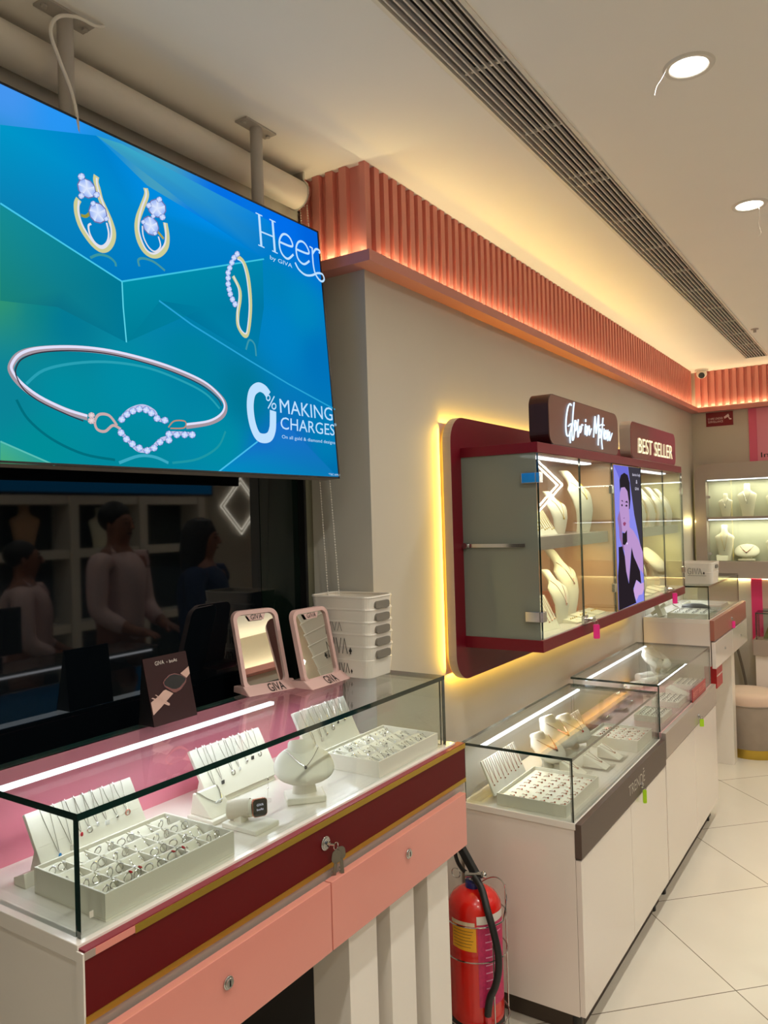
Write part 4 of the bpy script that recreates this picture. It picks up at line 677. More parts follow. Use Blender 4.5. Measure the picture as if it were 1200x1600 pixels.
key_tag(-.886, 3.812, 1.222, M_tagp, 'pink key tag hanging from the right lock of the wall showcase, by the spade-print box')
key_tag(-.806, 2.91, .585, M_tagg, 'green key tag hanging from the taupe band of the nearer low counter', .05, .014)
key_tag(-.804, 3.91, .615, M_tagg, 'green key tag hanging from the grey band of the second low counter', .036, .020)
key_tag(-.838, 5.05, .937, M_tagp, 'pink key tag hanging from the pinkish brown band of the far tall counter', .042, .018)

# illuminated portrait panel between the doors
pt = thing('illuminated_poster', (-.93, 3.2, 1.5), 'backlit portrait poster of a woman in a dark dress, set in the wall showcase', 'poster')
MB().box(XF-.030, XF-.002, 3.010, 3.392, 1.216, 1.790).build('light_box', M_gold, pt)
M_port = glow_attr('poster_picture', 1.0)
pq = MB(); d = 0.0
for pts, c in DATA['port']:
    cu = sum(q[0] for q in pts)/len(pts); ct = sum(q[1] for q in pts)/len(pts)
    P = [Vector((XF+d, min(max(q[0], 3.014), 3.390), min(max(q[1], 1.218), 1.789))) for q in pts]
    k = len(pq.v); pq.v += P; pq.f.append(list(range(k, k+len(P)))); pq.m.append(0); pq.c.append(lin(c)); d += .0001
pq.build('portrait', M_port, pt)
M_pw = glow('poster_white', (225, 220, 240), 1.0)
for s_, q in DATA['port_text']: text(s_, (XF+.003, *q[0]), (XF+.003, *q[1]), (XF+.003, *q[2]), 'lettering', M_pw, pt, 0)

# sign boxes on the case
def sign(y0, y1, z0, z1, x0, x1, label, body, face, sidem):
    t = thing('sign_box', ((x0+x1)/2, (y0+y1)/2, z0), label, 'sign')
    MB().prism([(x0, a, b) for a, b in rrect(y0, y1, z0, z1, .04, 8)], (x1-x0, 0, 0), 0).build('box', body, t)
    MB().prism([(x1, a, b) for a, b in rrect(y0+.003, y1-.003, z0+.003, z1-.003, .037, 8)], (.002, 0, 0), 0).build('face', face, t)
    return t
M_dkbr = mat('dark_maroon', (46, 18, 18), 0.35)
s1_ = sign(2.358, 3.10, 1.8245, 1.990, -.985, -.920, 'brown rounded sign box with glowing handwritten Glow in Motion lettering', M_dkbr, mat('sign_brown', (96, 66, 56), 0.35), None)
gm = MB()
for st_ in DATA['glow']: gm.tube(smooth_path([(-.9155, a, b) for a, b in st_], 4), .0026, 6)
gm.build('lettering', glow('neon_white', (215, 236, 255), 1.5), s1_)
s2_ = sign(3.275, 4.06, 1.8245, 1.985, -.965, -.920, 'second sign box with glowing cream BEST SELLER lettering on wine red', M_greyl, mat('sign_wine', (104, 44, 50), 0.12, coat=.6), None)
q = DATA['best']; text('BEST SELLER', (-.9155, *q[0]), (-.9155, *q[1]), (-.9155, *q[2]), 'lettering', glow('neon_cream', (255, 240, 190), 1.5), s2_, 0)

# ------------------------------------------------------------------ jewellery stands, prototypes in local coordinates (front = +X)
def bust(h, w_, name_label, cat='bust', curved=False, group=None, m=None):
    t = thing('necklace_bust', (0, 0, 0), name_label, cat, group)
    def off(f): return (.17*h*math.sin(PI*f)-.32*h*f+.10*h) if curved else 0.03*h*math.sin(PI*f)
    secs = [(0, .56, .10), (.03, .58, .11), (.15, .64, .11), (.35, .78, .12), (.52, .92, .125), (.62, 1.0, .13), (.67, .97, .13), (.71, .78, .125), (.75, .50, .12), (.80, .36, .12), (.86, .32, .12), (.95, .33, .13), (.985, .31, .12), (1.0, .24, .10)]
    mb = MB(); mb.loft([(off(f), 0, f*h, dd*h*.62, ww*w_/2) for f, ww, dd in secs], 28)
    mb.build('form', m or M_cream, t, smooth=True)
    t['h'] = h; t['w'] = w_
    return t, off
def bust_necklace(h, w_, off, label, group=None, stone=None, drop=.38, metal=None):
    t = thing('necklace', (0, 0, 0), label, 'necklace', group)
    pts = []
    zt, zb_ = .80*h, drop*h
    for i in range(-10, 11):
        u = i/10; z = zb_+(zt-zb_)*abs(u)**1.15; yy = u*w_*.20*(1 if abs(u) < .99 else .9)
        f = z/h; dd = .13*h*.62
        hw = w_/2*(.36 if f > .78 else (.5 if f > .73 else .95)); q_ = min(1, abs(yy)/hw)
        pts.append((off(f)+dd*math.sqrt(max(.05, 1-q_*q_))+.0015, yy, z))
    MB().tube(pts, .0009 if h < .2 else .0011, 5).build('chain', metal or M_silver, t)
    MB().ball((pts[10][0]+.002, 0, zb_-.004), .003, .004, .005, 8).build('pendant', stone or M_stone, t)
    return t

def oval_bust(label, m, sc=1.0, tilt=.75):
    """round tilted plate with a short neck, stem and square foot"""
    t = thing('necklace_bust', (0, 0, 0), label, 'bust')
    MB().box(-.028, .028, -.038, .038, 0, .013).build('foot', m, t, bevel=.003)
    mb = MB(); mb.loft([(-.004, 0, .013, .013, .024), (-.006, 0, .03, .011, .021), (-.008, 0, .05, .016, .028)], 24); mb.build('stem', m, t, smooth=True)
    mb = MB(); n = 16
    secs = []
    for i in range(n+1):
        f = -1+2*i/n; r = math.sqrt(max(0.0006, 1-abs(f)**2.3)); secs.append((0, 0, .050*f, .012*r**.7+.003, .058*(r**.9)*(1-.08*f)))
    mb.loft(secs, 32)
    mb.xf(Matrix.Translation((-.004, 0, .066)) @ Matrix.Rotation(-tilt, 4, 'Y'))
    k = len(mb.v); mb.loft([(0, 0, .000, .024, .036), (0, 0, .016, .019, .028), (0, 0, .030, .018, .026), (0, 0, .034, .014, .022)], 28)
    mb.xf(Matrix.Translation((-.028, 0, .072)) @ Matrix.Rotation(-.35, 4, 'Y'), k)
    mb.build('form', m, t, smooth=True)
    return t
def oval_necklace(label, tilt=.75, stone=None, beads_=False):
    t = thing('necklace', (0, 0, 0), label, 'necklace')
    pts = []
    for i in range(-12, 13):
        u = i/12; zz = -.022+.052*abs(u)**1.3; pts.append(Vector((.0155-.004*abs(u), u*.032, zz)))
    M = Matrix.Translation((-.004, 0, .066)) @ Matrix.Rotation(-tilt, 4, 'Y')
    P = [M @ q for q in pts]
    P = [q+Vector((.002, 0, .001)) for q in P]
    c_ = MB(); c_.tube(P, .0008, 5)
    if beads_:
        for i in range(6, 19, 1): c_.ball(P[i], .0028, n=6)
    c_.build('chain', M_rgold if beads_ else M_silver, t)
    MB().ball(P[12]+Vector((.001, 0, -.002)), .0028, .003, .0035, 8).build('pendant', stone or M_blackst, t)
    return t

def ring_proto(label, stone, metal=None, name='ring'):
    t = thing(name, (0, 0, 0), label, 'ring' if name == 'ring' else 'earring')
    MB().tube([(.0068*math.cos(2*PI*i/20), 0, .0068*math.sin(2*PI*i/20)) for i in range(20)], .0010, 6, closed=True).build('band', metal or M_silver, t)
    s_ = MB(); s_.loft([(0, 0, .0062, .0012, .0012), (0, 0, .0078, .0034, .0034), (0, 0, .0090, .0022, .0022)], 10); s_.build('stone', stone, t)
    return t
def drop_proto(label, stone, metal=None, L=.018):
    t = thing('earring', (0, 0, 0), label, 'earring')
    k = MB(); k.tube(smooth_path([(0, 0, 0), (0, .002, .002), (0, 0, .004), (0, -.001, L*.5), (0, 0, L)], 3), .0006, 5); k.ball((0, 0, 0), .002, n=6); k.build('hook', metal or M_silver, t)
    MB().ball((.001, 0, L), .0026, .0026, .003, 8).build('stone', stone, t)
    return t

# ---- ring tray, near left of the pink counter
def tray(x0, x1, y0, y1, z0, h, label, nx=0, ny=0, m=None, pads=True, name='jewellery_tray', tiltp=.35, wall=.004):
    t = thing(name, ((x0+x1)/2, (y0+y1)/2, z0), label, 'tray'); m = m or M_leath
    b = MB(); b.box(x0, x1, y0, y1, z0, z0+.004); b.box(x0, x0+wall, y0, y1, z0+.004, z0+h); b.box(x1-wall, x1, y0, y1, z0+.004, z0+h); b.box(x0+wall, x1-wall, y0, y0+wall, z0+.004, z0+h); b.box(x0+wall, x1-wall, y1-wall, y1, z0+.004, z0+h)
    b.build('tray_body', m, t, bevel=.0008)
    spots = []
    if nx:
        dx = (x1-x0-2*wall)/nx; dy = (y1-y0-2*wall)/ny
        for i in range(1, nx): MB().box(x0+wall+i*dx-.0015, x0+wall+i*dx+.0015, y0+wall, y1-wall, z0+.004, z0+h-.006).build('divider', m, t)
        for j in range(1, ny): MB().box(x0+wall, x1-wall, y0+wall+j*dy-.0015, y0+wall+j*dy+.0015, z0+.004, z0+h-.006).build('divider', m, t)
        cush = None
        for i in range(nx):
            for j in range(ny):
                cx = x0+wall+(i+.5)*dx; cy = y0+wall+(j+.5)*dy; spots.append((cx, cy))
                if pads:
                    hx, hy = dx/2-.003, dy/2-.003
                    mb = MB(); mb.hexa([(cx-hx, cy-hy, z0+.006), (cx+hx, cy-hy, z0+.006), (cx+hx, cy+hy, z0+.006), (cx-hx, cy+hy, z0+.006)], [(cx-hx, cy-hy, z0+h-.004), (cx+hx*.7, cy-hy*.9, z0+h*.42), (cx+hx*.7, cy+hy*.9, z0+h*.42), (cx-hx, cy+hy, z0+h-.004)])
                    mb.build('cushion', M_velvet, t, bevel=.003)
    return t, spots
tr1, sp1 = tray(-1.205, -1.020, .745, 1.020, ZB, .043, 'large white ring tray with compartments at the near corner of the pink counter', 4, 6)
pr1 = ring_proto('small silver ring with clear stone on a cushion in the near ring tray', M_stone)
pr2 = drop_proto('silver drop earring leaning on a cushion in the near ring tray', M_stone)
pr3 = ring_proto('silver ring with heart-like red stone in the near ring tray', M_redst)
u1, u2, u3 = [], [], []
rr = random.Random(3)
red = {(3, 1), (3, 3)}
for idx, (cx, cy) in enumerate(sp1):
    i, j = divmod(idx, 6)
    for s_ in (-1, 1):
        y = cy+s_*.0105+rr.uniform(-.002, .002); x = cx+.002+rr.uniform(-.003, .003); rot = (rr.uniform(-.3, .3), .5+rr.uniform(-.2, .2), PI/2+rr.uniform(-.5, .5))
        if (i, j) in red: place(pr3, u3, (x, y, ZB+.037), rot=rot, group='red stone rings in the near tray', scale=1.25)
        elif (i+j) % 3 == 1: place(pr2, u2, (x-.006, y, ZB+.0365), rot=(rr.uniform(-.3, .3), 1.9, rr.uniform(-.3, .3)), group='drop earrings in the near tray', scale=.9)
        else: place(pr1, u1, (x, y, ZB+.036), rot=rot, group='clear stone rings in the near tray')

# ---- necklace boards
def board(pA, pB, top, bot, label, name='necklace_board', m=None, thick=.008):
    """leaning board: runs from y=pA to y=pB, top/bot = (x, z)"""
    t = thing(name, (bot[0], (pA+pB)/2, bot[1]-.02), label, 'display board')
    tx, tz = top; bx, bz = bot; n = Vector((tz-bz, 0, -(tx-bx))).normalized(); b = n*-thick
    mb = MB(); mb.hexa([(bx, pA, bz), (bx, pB, bz), (bx+b.x, pB, bz+b.z), (bx+b.x, pA, bz+b.z)], [(tx, pA, tz), (tx, pB, tz), (tx+b.x, pB, tz+b.z), (tx+b.x, pA, tz+b.z)])
    mb.build('panel', m or M_leath, t, bevel=.001)
    return t, n
def board_foot(t, y0, y1, x, z):
    MB().hexa([(x-.03, y0, z), (x+.005, y0, z), (x+.005, y1, z), (x-.03, y1, z)], [(x-.03, y0, z+.012), (x+.0, y0, z+.024), (x+.0, y1, z+.024), (x-.03, y1, z+.012)]).build('foot', M_leath, t, bevel=.001)
def hang(y, half, top, bot, frac, n, label, group, stone, kind=0, r=.00055, metal=None):
    """one necklace over the board's top edge, pendant at frac of the way down"""
    tx, tz = top; bx, bz = bot; o = n*.0016
    def P(yy, f): return Vector((tx+(bx-tx)*f, yy, tz+(bz-tz)*f))+o
    t = thing('necklace', P(y, 0), label, 'necklace', group)
    k = MB(); back = Vector((tx, y, tz))-n*.006
    pl_ = [P(y-half, 0)-n*.010+Vector((0, 0, .001)), P(y-half, -.015), P(y-half*.9, .15), P(y-half*.45, frac*.65), P(y, frac), P(y+half*.45, frac*.65), P(y+half*.9, .15), P(y+half, -.015), P(y+half, 0)-n*.010+Vector((0, 0, .001))]
    k.tube(smooth_path(pl_, 3), r, 5); k.build('chain', metal or M_silver, t)
    c_ = P(y, frac+.04)
    if kind == 1: q = MB().tube([c_+Vector((0, .005*math.cos(a), .005*math.sin(a))) for a in [2*PI*i/14 for i in range(14)]], .0013, 5, closed=True)
    elif kind == 2: q = MB().box(c_.x, c_.x+.002, c_.y-.004, c_.y+.004, c_.z-.005, c_.z+.003)
    else: q = MB().ball(c_+n*.001, .002, .0032, .0042, 8)
    q.build('pendant', stone, t)
    return t
T1, B1 = (-1.262, 1.112), (-1.212, 1.030)
b1, n1 = board(.765, .985, T1, B1, 'white board hung with necklaces behind the near ring tray'); board_foot(b1, .745, .80, -1.235, ZB)
MB().hexa([(-1.262, .77, ZB), (-1.235, .77, ZB), (-1.235, .98, ZB), (-1.262, .98, ZB)], [(-1.240, .77, 1.06), (-1.230, .77, 1.06), (-1.230, .98, 1.06), (-1.240, .98, 1.06)]).build('prop', M_leath, b1)
for i, (y, fr, kd, st_, lb) in enumerate([(.800, .86, 0, M_bluest, 'with blue stone, leftmost on the near board'), (.826, .80, 2, M_silver, 'with small dangling charm, second on the near board'), (.850, .66, 0, M_redst, 'with rosy stone, third on the near board'), (.868, .64, 1, M_silver, 'with open circle, fourth on the near board'), (.886, .60, 0, M_stone, 'with clustered clear stones, fifth on the near board'), (.905, .62, 2, M_stone, 'with bar of stones in the middle right of the near board'), (.928, .62, 0, M_silver, 'with oval pendant, second from right on the near board'), (.952, .60, 1, M_rgold, 'with rose ring pendant, rightmost on the near board')]):
    hang(y, .0085, T1, B1, fr, n1, 'fine silver necklace '+lb, 'necklaces on the near board', st_, kd)
T2, B2 = (-1.288, 1.112), (-1.228, 1.012)
b2, n2 = board(1.160, 1.378, T2, B2, 'white necklace board in the middle of the pink counter, behind the watch'); 
MB().hexa([(-1.285, 1.17, ZB), (-1.232, 1.17, ZB), (-1.232, 1.37, ZB), (-1.285, 1.37, ZB)], [(-1.270, 1.17, 1.05), (-1.256, 1.17, 1.05), (-1.256, 1.37, 1.05), (-1.270, 1.37, 1.05)]).build('prop', M_leath, b2)
for i, (y, fr, kd, st_, lb) in enumerate([(1.188, .80, 0, M_stone, 'with crystal drop, leftmost on the middle board'), (1.212, .70, 2, M_blackst, 'with dark charm, second on the middle board'), (1.250, .62, 1, M_silver, 'with heart loop, third on the middle board'), (1.272, .60, 0, M_stone, 'with bow of stones, fourth on the middle board'), (1.300, .52, 0, M_silver, 'with round disc, fifth on the middle board'), (1.320, .48, 2, M_blackst, 'with tiny dark bow, sixth on the middle board'), (1.346, .48, 1, M_silver, 'with small ring, rightmost on the middle board')]):
    hang(y, .0085, T2, B2, fr, n2, 'fine silver necklace '+lb, 'necklaces on the middle board', st_, kd)
T3, B3 = (-1.252, 1.130), (-1.200, 1.032)
b3, n3 = board(1.462, 1.672, T3, B3, 'white necklace board at the far end of the pink counter')
MB().hexa([(-1.262, 1.47, ZB), (-1.230, 1.47, ZB), (-1.230, 1.66, ZB), (-1.262, 1.66, ZB)], [(-1.235, 1.47, 1.08), (-1.224, 1.47, 1.08), (-1.224, 1.66, 1.08), (-1.235, 1.66, 1.08)]).build('prop', M_leath, b3)
for i, (y, fr, kd, st_, lb) in enumerate([(1.495, .82, 0, M_stone, 'with oval locket, leftmost on the far board'), (1.525, .72, 2, M_silver, 'with small charm, second on the far board'), (1.548, .66, 0, M_silver, 'with drop, third on the far board'), (1.580, .58, 1, M_silver, 'with loop, fourth on the far board'), (1.606, .50, 0, M_blackst, 'with dark stone, fifth on the far board'), (1.635, .5, 0, M_silver, 'with teardrop, rightmost on the far board')]):
    hang(y, .0085, T3, B3, fr, n3, 'fine silver necklace '+lb, 'necklaces on the far board', st_, kd)

# ---- far tray on the pink counter
tr3, sp3 = tray(-1.190, -1.018, 1.49, 1.765, ZB, .038, 'white jewellery tray full of silver pieces at the far end of the pink counter', 3, 7)
p4 = drop_proto('silver earring on a cushion in the far tray of the pink counter', M_stone, L=.020); u4 = []
p5 = ring_proto('silver ring with dark stone in the far tray of the pink counter', M_blackst); u5 = []
for idx, (cx, cy) in enumerate(sp3):
    i, j = divmod(idx, 7)
    for s_ in (-1, 0, 1):
        rot = (rr.uniform(-.3, .3), 1.9, rr.uniform(-.4, .4))
        if s_ == 0 and j % 2: place(p5, u5, (cx+.014, cy, ZB+.029), rot=(0, .5, PI/2), group='dark stone rings in the far tray', scale=.9)
        else: place(p4, u4, (cx-.01+rr.uniform(-.004, .004), cy+s_*.011, ZB+.033), rot=rot, group='earrings in the far tray')

# ---- bust, bracelet stand, watch on the pink counter
ob = oval_bust('white leather neck stand with dark-stone necklace in the middle of the pink counter', M_leath, tilt=1.1); ob.location = (-1.085, 1.300, ZB); ob.rotation_euler = (0, 0, -.75); ob.scale = (1.12,)*3
on = oval_necklace('thin silver necklace with dark stone on the white neck stand', tilt=1.1); on.location = ob.location; on.rotation_euler = ob.rotation_euler; on.scale = ob.scale
bs = thing('bracelet_stand', (-1.19, 1.130, ZB), 'small white wedge stand with bracelet, left of the smartwatch', 'stand')
MB().box(-1.225, -1.150, 1.093, 1.168, ZB, ZB+.009).build('foot', M_leath, bs, bevel=.002)
MB().hexa([(-1.222, 1.10, ZB+.009), (-1.16, 1.10, ZB+.009), (-1.16, 1.162, ZB+.009), (-1.222, 1.162, ZB+.009)], [(-1.215, 1.10, ZB+.052), (-1.205, 1.10, ZB+.052), (-1.205, 1.162, ZB+.052), (-1.215, 1.162, ZB+.052)]).build('wedge', M_velvet, bs, bevel=.002)
brc = thing('bracelet', (-1.18, 1.13, ZB+.05), 'silver bracelet draped over the small white wedge stand', 'bracelet')
MB().tube(smooth_path([(-1.209, 1.103, ZB+.054), (-1.203, 1.107, ZB+.052), (-1.190, 1.118, ZB+.040), (-1.178, 1.133, ZB+.030), (-1.178, 1.145, ZB+.030), (-1.195, 1.156, ZB+.045), (-1.205, 1.158, ZB+.0535)], 5), .0012, 6).build('chain', M_silver, brc)
k = MB()
for i in range(5): k.ball((-1.1775-.0005*i, 1.130+.0045*i, ZB+.031+.0005*i), .0022, n=6)
k.build('links', M_stone, brc)
wt = thing('watch_stand', (-1.085, 1.135, ZB), 'white leatherette stand holding the smartwatch', 'stand')
MB().box(-1.132, -1.040, 1.098, 1.165, ZB, ZB+.010).build('foot', M_leath, wt, bevel=.002)
MB().tube([(-1.13, 1.115, ZB+.03), (-1.085, 1.14, ZB+.034)], .017, 20).build('cuff', M_leath, wt, smooth=True)
MB().box(-1.115, -1.095, 1.115, 1.135, ZB+.008, ZB+.022).build('neck', M_leath, wt)
sw = thing('smartwatch', (-1.076, 1.144, ZB+.034), 'rose gold smartwatch with black screen on a white stand', 'watch')
fw = Vector((.86, -.45, .1)).normalized(); sd = Vector((.45, .86, 0)).normalized(); up = fw.cross(sd)*-1; up = Vector((0, 0, 1))
def WP(a, b, d): return Vector((-1.072, 1.143, ZB+.036))+sd*a+up*b+fw*d
MB().prism([WP(a, b, -.003) for a, b in rrect(-.0155, .0155, -.018, .018, .007)], fw*.0075).build('casing', M_rgold, sw, bevel=.0008)
MB().prism([WP(a, b, .0045) for a, b in rrect(-.0140, .0140, -.0165, .0165, .006)], fw*.001).build('screen', mat('watch_glass', (14, 13, 13), .05, spec=1), sw)
for i, tx_ in enumerate(('GIVA', 'boAt')): text(tx_, WP(-.007, .004-.009*i, .0058), WP(.007, .004-.009*i, .0058), WP(-.007, .0085-.009*i, .0058), 'lettering', M_pw, sw, 0)
MB().tube([(-1.128+.0, 1.116, ZB+.03+.0)]+[(-1.090, 1.137, ZB+.034)], .0182, 20, cap=False).build('strap', mat('beige_strap', (206, 196, 180), .5), sw, smooth=True)
MB().box(-1.150, -1.128, 1.150, 1.185, ZB+.0002, ZB+.0012).build('red_card', M_redst).name = 'red_card'
tag(bpy.data.objects['red_card'], 'small red card lying beneath the bracelet stand', 'card')
cr = thing('crystal_earring', (-1.15, 1.245, ZB), 'clear crystal drop with tag lying left of the white neck stand', 'earring')
cc_ = MB(); cc_.tube(smooth_path([(-1.14, 1.245, ZB+.055), (-1.142, 1.247, ZB+.035), (-1.145, 1.248, ZB+.012)], 4), .0008, 5); cc_.ball((-1.14, 1.245, ZB+.05), .002, n=6); cc_.ball((-1.143, 1.247, ZB+.03), .002, n=6); cc_.build('chain', M_silver, cr)
MB().box(-1.155, -1.138, 1.232, 1.252, ZB+.0005, ZB+.008).build('pad', M_acryl, cr)
MB().box(-1.0175, -1.017, .715, .722, ZB+.02, ZB+.03).build('sticker', M_wplas, mc)

# ---- boat card
bc = thing('tent_card', (-1.33, 1.13, ZT), 'dark maroon tent card advertising a smartwatch on the counter top', 'card')
C0 = Vector((-1.292, 1.072, ZT+.0005)); CU = Vector((0, .118, 0)); CV = Vector((-.032, 0, .138)); CN = CU.cross(CV).normalized()
def CP(u, v, d=0.0): return C0+CU*u+CV*v+CN*d
M_card = mat('card_maroon', (42, 13, 15), 0.5, spec=.3)
MB().hexa([CP(0, 0), CP(1, 0), CP(1, 0)-CN*.0015, CP(0, 0)-CN*.0015], [CP(0, 1), CP(1, 1), CP(1, 1)-CN*.0015, CP(0, 1)-CN*.0015]).build('front_panel', M_card, bc)
bk = MB(); a_, b_ = C0+Vector((-.050, 0, 0)), C0+CV-CN*.002
bk.hexa([a_, a_+CU, a_+CU+Vector((.001, 0, 0)), a_+Vector((.001, 0, 0))], [b_, b_+CU, b_+CU+Vector((.001, 0, 0)), b_+Vector((.001, 0, 0))])
bk.add([C0, a_, b_], [(0, 1, 2)])
bk.build('rear_panel', M_black, bc)
im = MB()
# picture coordinates in the 1200x1500 crop of the card, mapped to its face
def cq(x, y):
    v = (1345-(y+(x-270)*.22 if x > 0 else 0))/1010.0; u = (x-(190+80*(1-v)))/(750.0)
    return u, v
def cpoly(pts, m, d, name):
    q = MB(); P = [CP(min(1, max(0, u)), v, d) for u, v in (cq(*p) for p in pts)]
    q.add(P, [tuple(range(len(P)))]); return q.build(name, m, bc)
M_strap = mat('strap_beige', (196, 160, 148), .5)
cpoly([(255, 985), (390, 890), (480, 810), (520, 795), (640, 850), (500, 975), (420, 1050), (275, 1170)], M_strap, .0004, 'printed_strap'); cpoly([(800, 545), (960, 430), (975, 540), (900, 610)], M_strap, .0004, 'printed_strap')
cpoly([(485, 690), (520, 640), (600, 570), (700, 545), (830, 570), (900, 620), (880, 680), (780, 790), (690, 835), (640, 835), (500, 750)], M_rgold, .0006, 'printed_watch')
cpoly([(500, 690), (540, 640), (620, 580), (700, 560), (820, 580), (885, 625), (860, 670), (760, 760), (690, 785), (620, 780), (520, 735)], M_ink, .0008, 'printed_dial')
cpoly([(265, 925), (290, 915), (560, 1010), (555, 1030), (530, 1030)], M_strap, .0007, 'printed_buckle'); cpoly([(330, 875), (345, 870), (560, 1000), (550, 1020)], M_strap, .0009, 'printed_buckle')
M_cw = mat('card_print', (212, 204, 196), .5)
def ct(s_, x0, y0, x1, y1, h):
    a, b = cq(x0, y0), cq(x1, y1); c_ = cq(x0, y0-h); text(s_, CP(*a, .0006), CP(*b, .0006), CP(a[0], c_[1], .0006), 'lettering', M_cw, bc, 0)
ct('GIVA', 385, 440, 540, 405, 60); ct('x', 580, 388, 598, 384, 20); ct('boAt', 630, 388, 768, 355, 50)

# ---- vanity mirrors
def vanity(y0, lab, xb=-1.305, rz=0.0, w_=.150, h=.192, ln=.040):
    t = thing('vanity_mirror', (xb, y0+w_/2, ZT), lab, 'mirror', rz=0)
    def L(a, b, d): return Vector((-.012-ln*b/h+d, a-w_/2, .006+b))
    def build(mb, n, m, **kw):
        mb.xf(Matrix.Rotation(rz, 4, 'Z')); mb.xf(Matrix.Translation(t.location)); return mb.build(n, m, t, **kw)
    r = rrect(0, w_, 0, h, .022, 6); ri = rrect(.010, w_-.010, .012, h-.010, .015, 6)
    mb = MB(); n = len(r)
    for i in range(n):
        j = (i+1) % n
        a, b, c_, d_ = L(*r[i], .006), L(*r[j], .006), L(*ri[j], .006), L(*ri[i], .006)
        e_, f_, g_, h_ = L(*r[i], -.008), L(*r[j], -.008), L(*ri[j], -.0), L(*ri[i], -.0)
        mb.add([a, b, c_, d_], [(0, 1, 2, 3)]); mb.add([a, b, f_, e_], [(0, 1, 2, 3)]); mb.add([d_, c_, g_, h_], [(0, 1, 2, 3)])
    mb.add([L(*q, -.008) for q in r], [tuple(range(n))])
    # name bar cut into the top of the glass
    mb.add([L(w_*.30, h-.012, .0055), L(w_*.36, h-.026, .0055), L(w_*.66, h-.026, .0055), L(w_*.72, h-.012, .0055)], [(0, 1, 2, 3)])
    build(mb, 'frame', M_pframe, smooth=False)
    build(MB().add([L(*q, .0008) for q in ri], [tuple(range(n))]), 'mirror_glass', M_mirror)
    s = MB(); s.hexa([(-.060, -w_*.52, 0), (.018, -w_*.52, 0), (.018, w_*.60, 0), (-.060, w_*.60, 0)], [(-.058, -w_*.52, .016), (-.012, -w_*.52, .020), (-.012, w_*.60, .020), (-.058, w_*.60, .016)])
    build(s, 'base', M_pframe, bevel=.002)
    Mx = Matrix.Translation(t.location) @ Matrix.Rotation(rz, 4, 'Z')
    def TP(v): return Mx @ Vector(v)
    text('GIVA', TP(L(w_*.38, h-.0235, .0062)), TP(L(w_*.64, h-.0235, .0062)), TP(L(w_*.38, h-.0115, .0062)), 'lettering', M_ink, t, .0003)
    text('GIVA', TP((.0155, -.005, .0024)), TP((.0155, .040, .0024)), TP((-.0085, -.005, .0184)), 'lettering', M_ink, t, .0006)
    return t
vanity(1.375, 'left pink-framed vanity mirror, standing next to the tent card side', rz=-.28, ln=.055, w_=.130)
vanity(1.500, 'right pink-framed vanity mirror, standing in front of the stacked white baskets', xb=-1.232, w_=.142, h=.186)

# ---- nested storage baskets
def stroke_text(word, o, ux, uy, m, parent, r=.0011, sp=.62, h=1.0, spade=True):
    G = {'G': [[(.50, .82), (.38, .98), (.18, .98), (.04, .78), (.04, .25), (.18, .02), (.38, .02), (.50, .2), (.50, .48), (.30, .48)]], 'I': [[(.1, 0), (.1, 1)]], 'V': [[(0, 1), (.25, 0), (.5, 1)]], 'A': [[(0, 0), (.25, 1), (.5, 0)]]}
    Wd = {'G': .66, 'I': .34, 'V': .60, 'A': .66}; x = 0; o = Vector(o); ux = Vector(ux); uy = Vector(uy); mb = MB()
    for ch_ in word:
        for st_ in G[ch_]: mb.tube([o+ux*(x+a)+uy*b for a, b in st_], r, 5)
        x += Wd[ch_]
    n = ux.cross(uy).normalized()
    if spade: mb.prism([o+ux*(x+a)+uy*b-n*r for a, b in ((0, .18), (.14, .42), (.28, .18), (.17, .10), (.20, 0), (.08, 0), (.11, .10))], n*r*1.6)
    return mb.build('lettering', m, parent)
def basket(cx, cy, z, lx, ly, h, label, grp, text_on=True, s=1.0, m=None):
    """tapered open box; long side text facing -Y, hand holes on the +X side"""
    t = thing('storage_basket', (cx, cy, z), label, 'basket', grp); m = m or M_wplas
    def ring_(f, inset=0, zz=0): 
        k_ = 1-.10*(1-f); return [(cx+a*k_-(math.copysign(inset, a)), cy+b*k_-(math.copysign(inset, b)), z+zz) for a, b in rrect(-lx/2, lx/2, -ly/2, ly/2, .022, 5)]
    rings = [(0, 0, 0), (.55, 0, h*.55), (.58, -.002, h*.56), (1, -.002, h), (1, -.005, h), (1, -.005, h-.004), (1, -.001, h-.004), (1, .002, h-.001), (.1, .003, .003)]
    mb = MB(); P = [ring_(f, i_, zz) for f, i_, zz in rings]; n = len(P[0])
    for a, b in zip(P[:-1], P[1:]):
        for j in range(n):
            q = [a[j], a[(j+1) % n], b[(j+1) % n], b[j]]
            mid = sum((Vector(p_) for p_ in q), Vector())/4
            mb.add(q, [(0, 1, 2, 3)])
    mb.add(P[0], [tuple(range(n))]); mb.add(P[-1], [tuple(range(n))])
    o = mb.build('basket_body', m, t, smooth=True)
    xr = cx+lx/2
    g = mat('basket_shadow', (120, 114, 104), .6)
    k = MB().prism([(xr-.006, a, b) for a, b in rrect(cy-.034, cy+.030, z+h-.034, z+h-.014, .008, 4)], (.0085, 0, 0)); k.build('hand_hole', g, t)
    return t
zz_ = ZT; bw, bl_, bh = .205, .125, .085
labs = ['lowest', 'second from the bottom', 'middle one', 'second from the top', 'topmost']
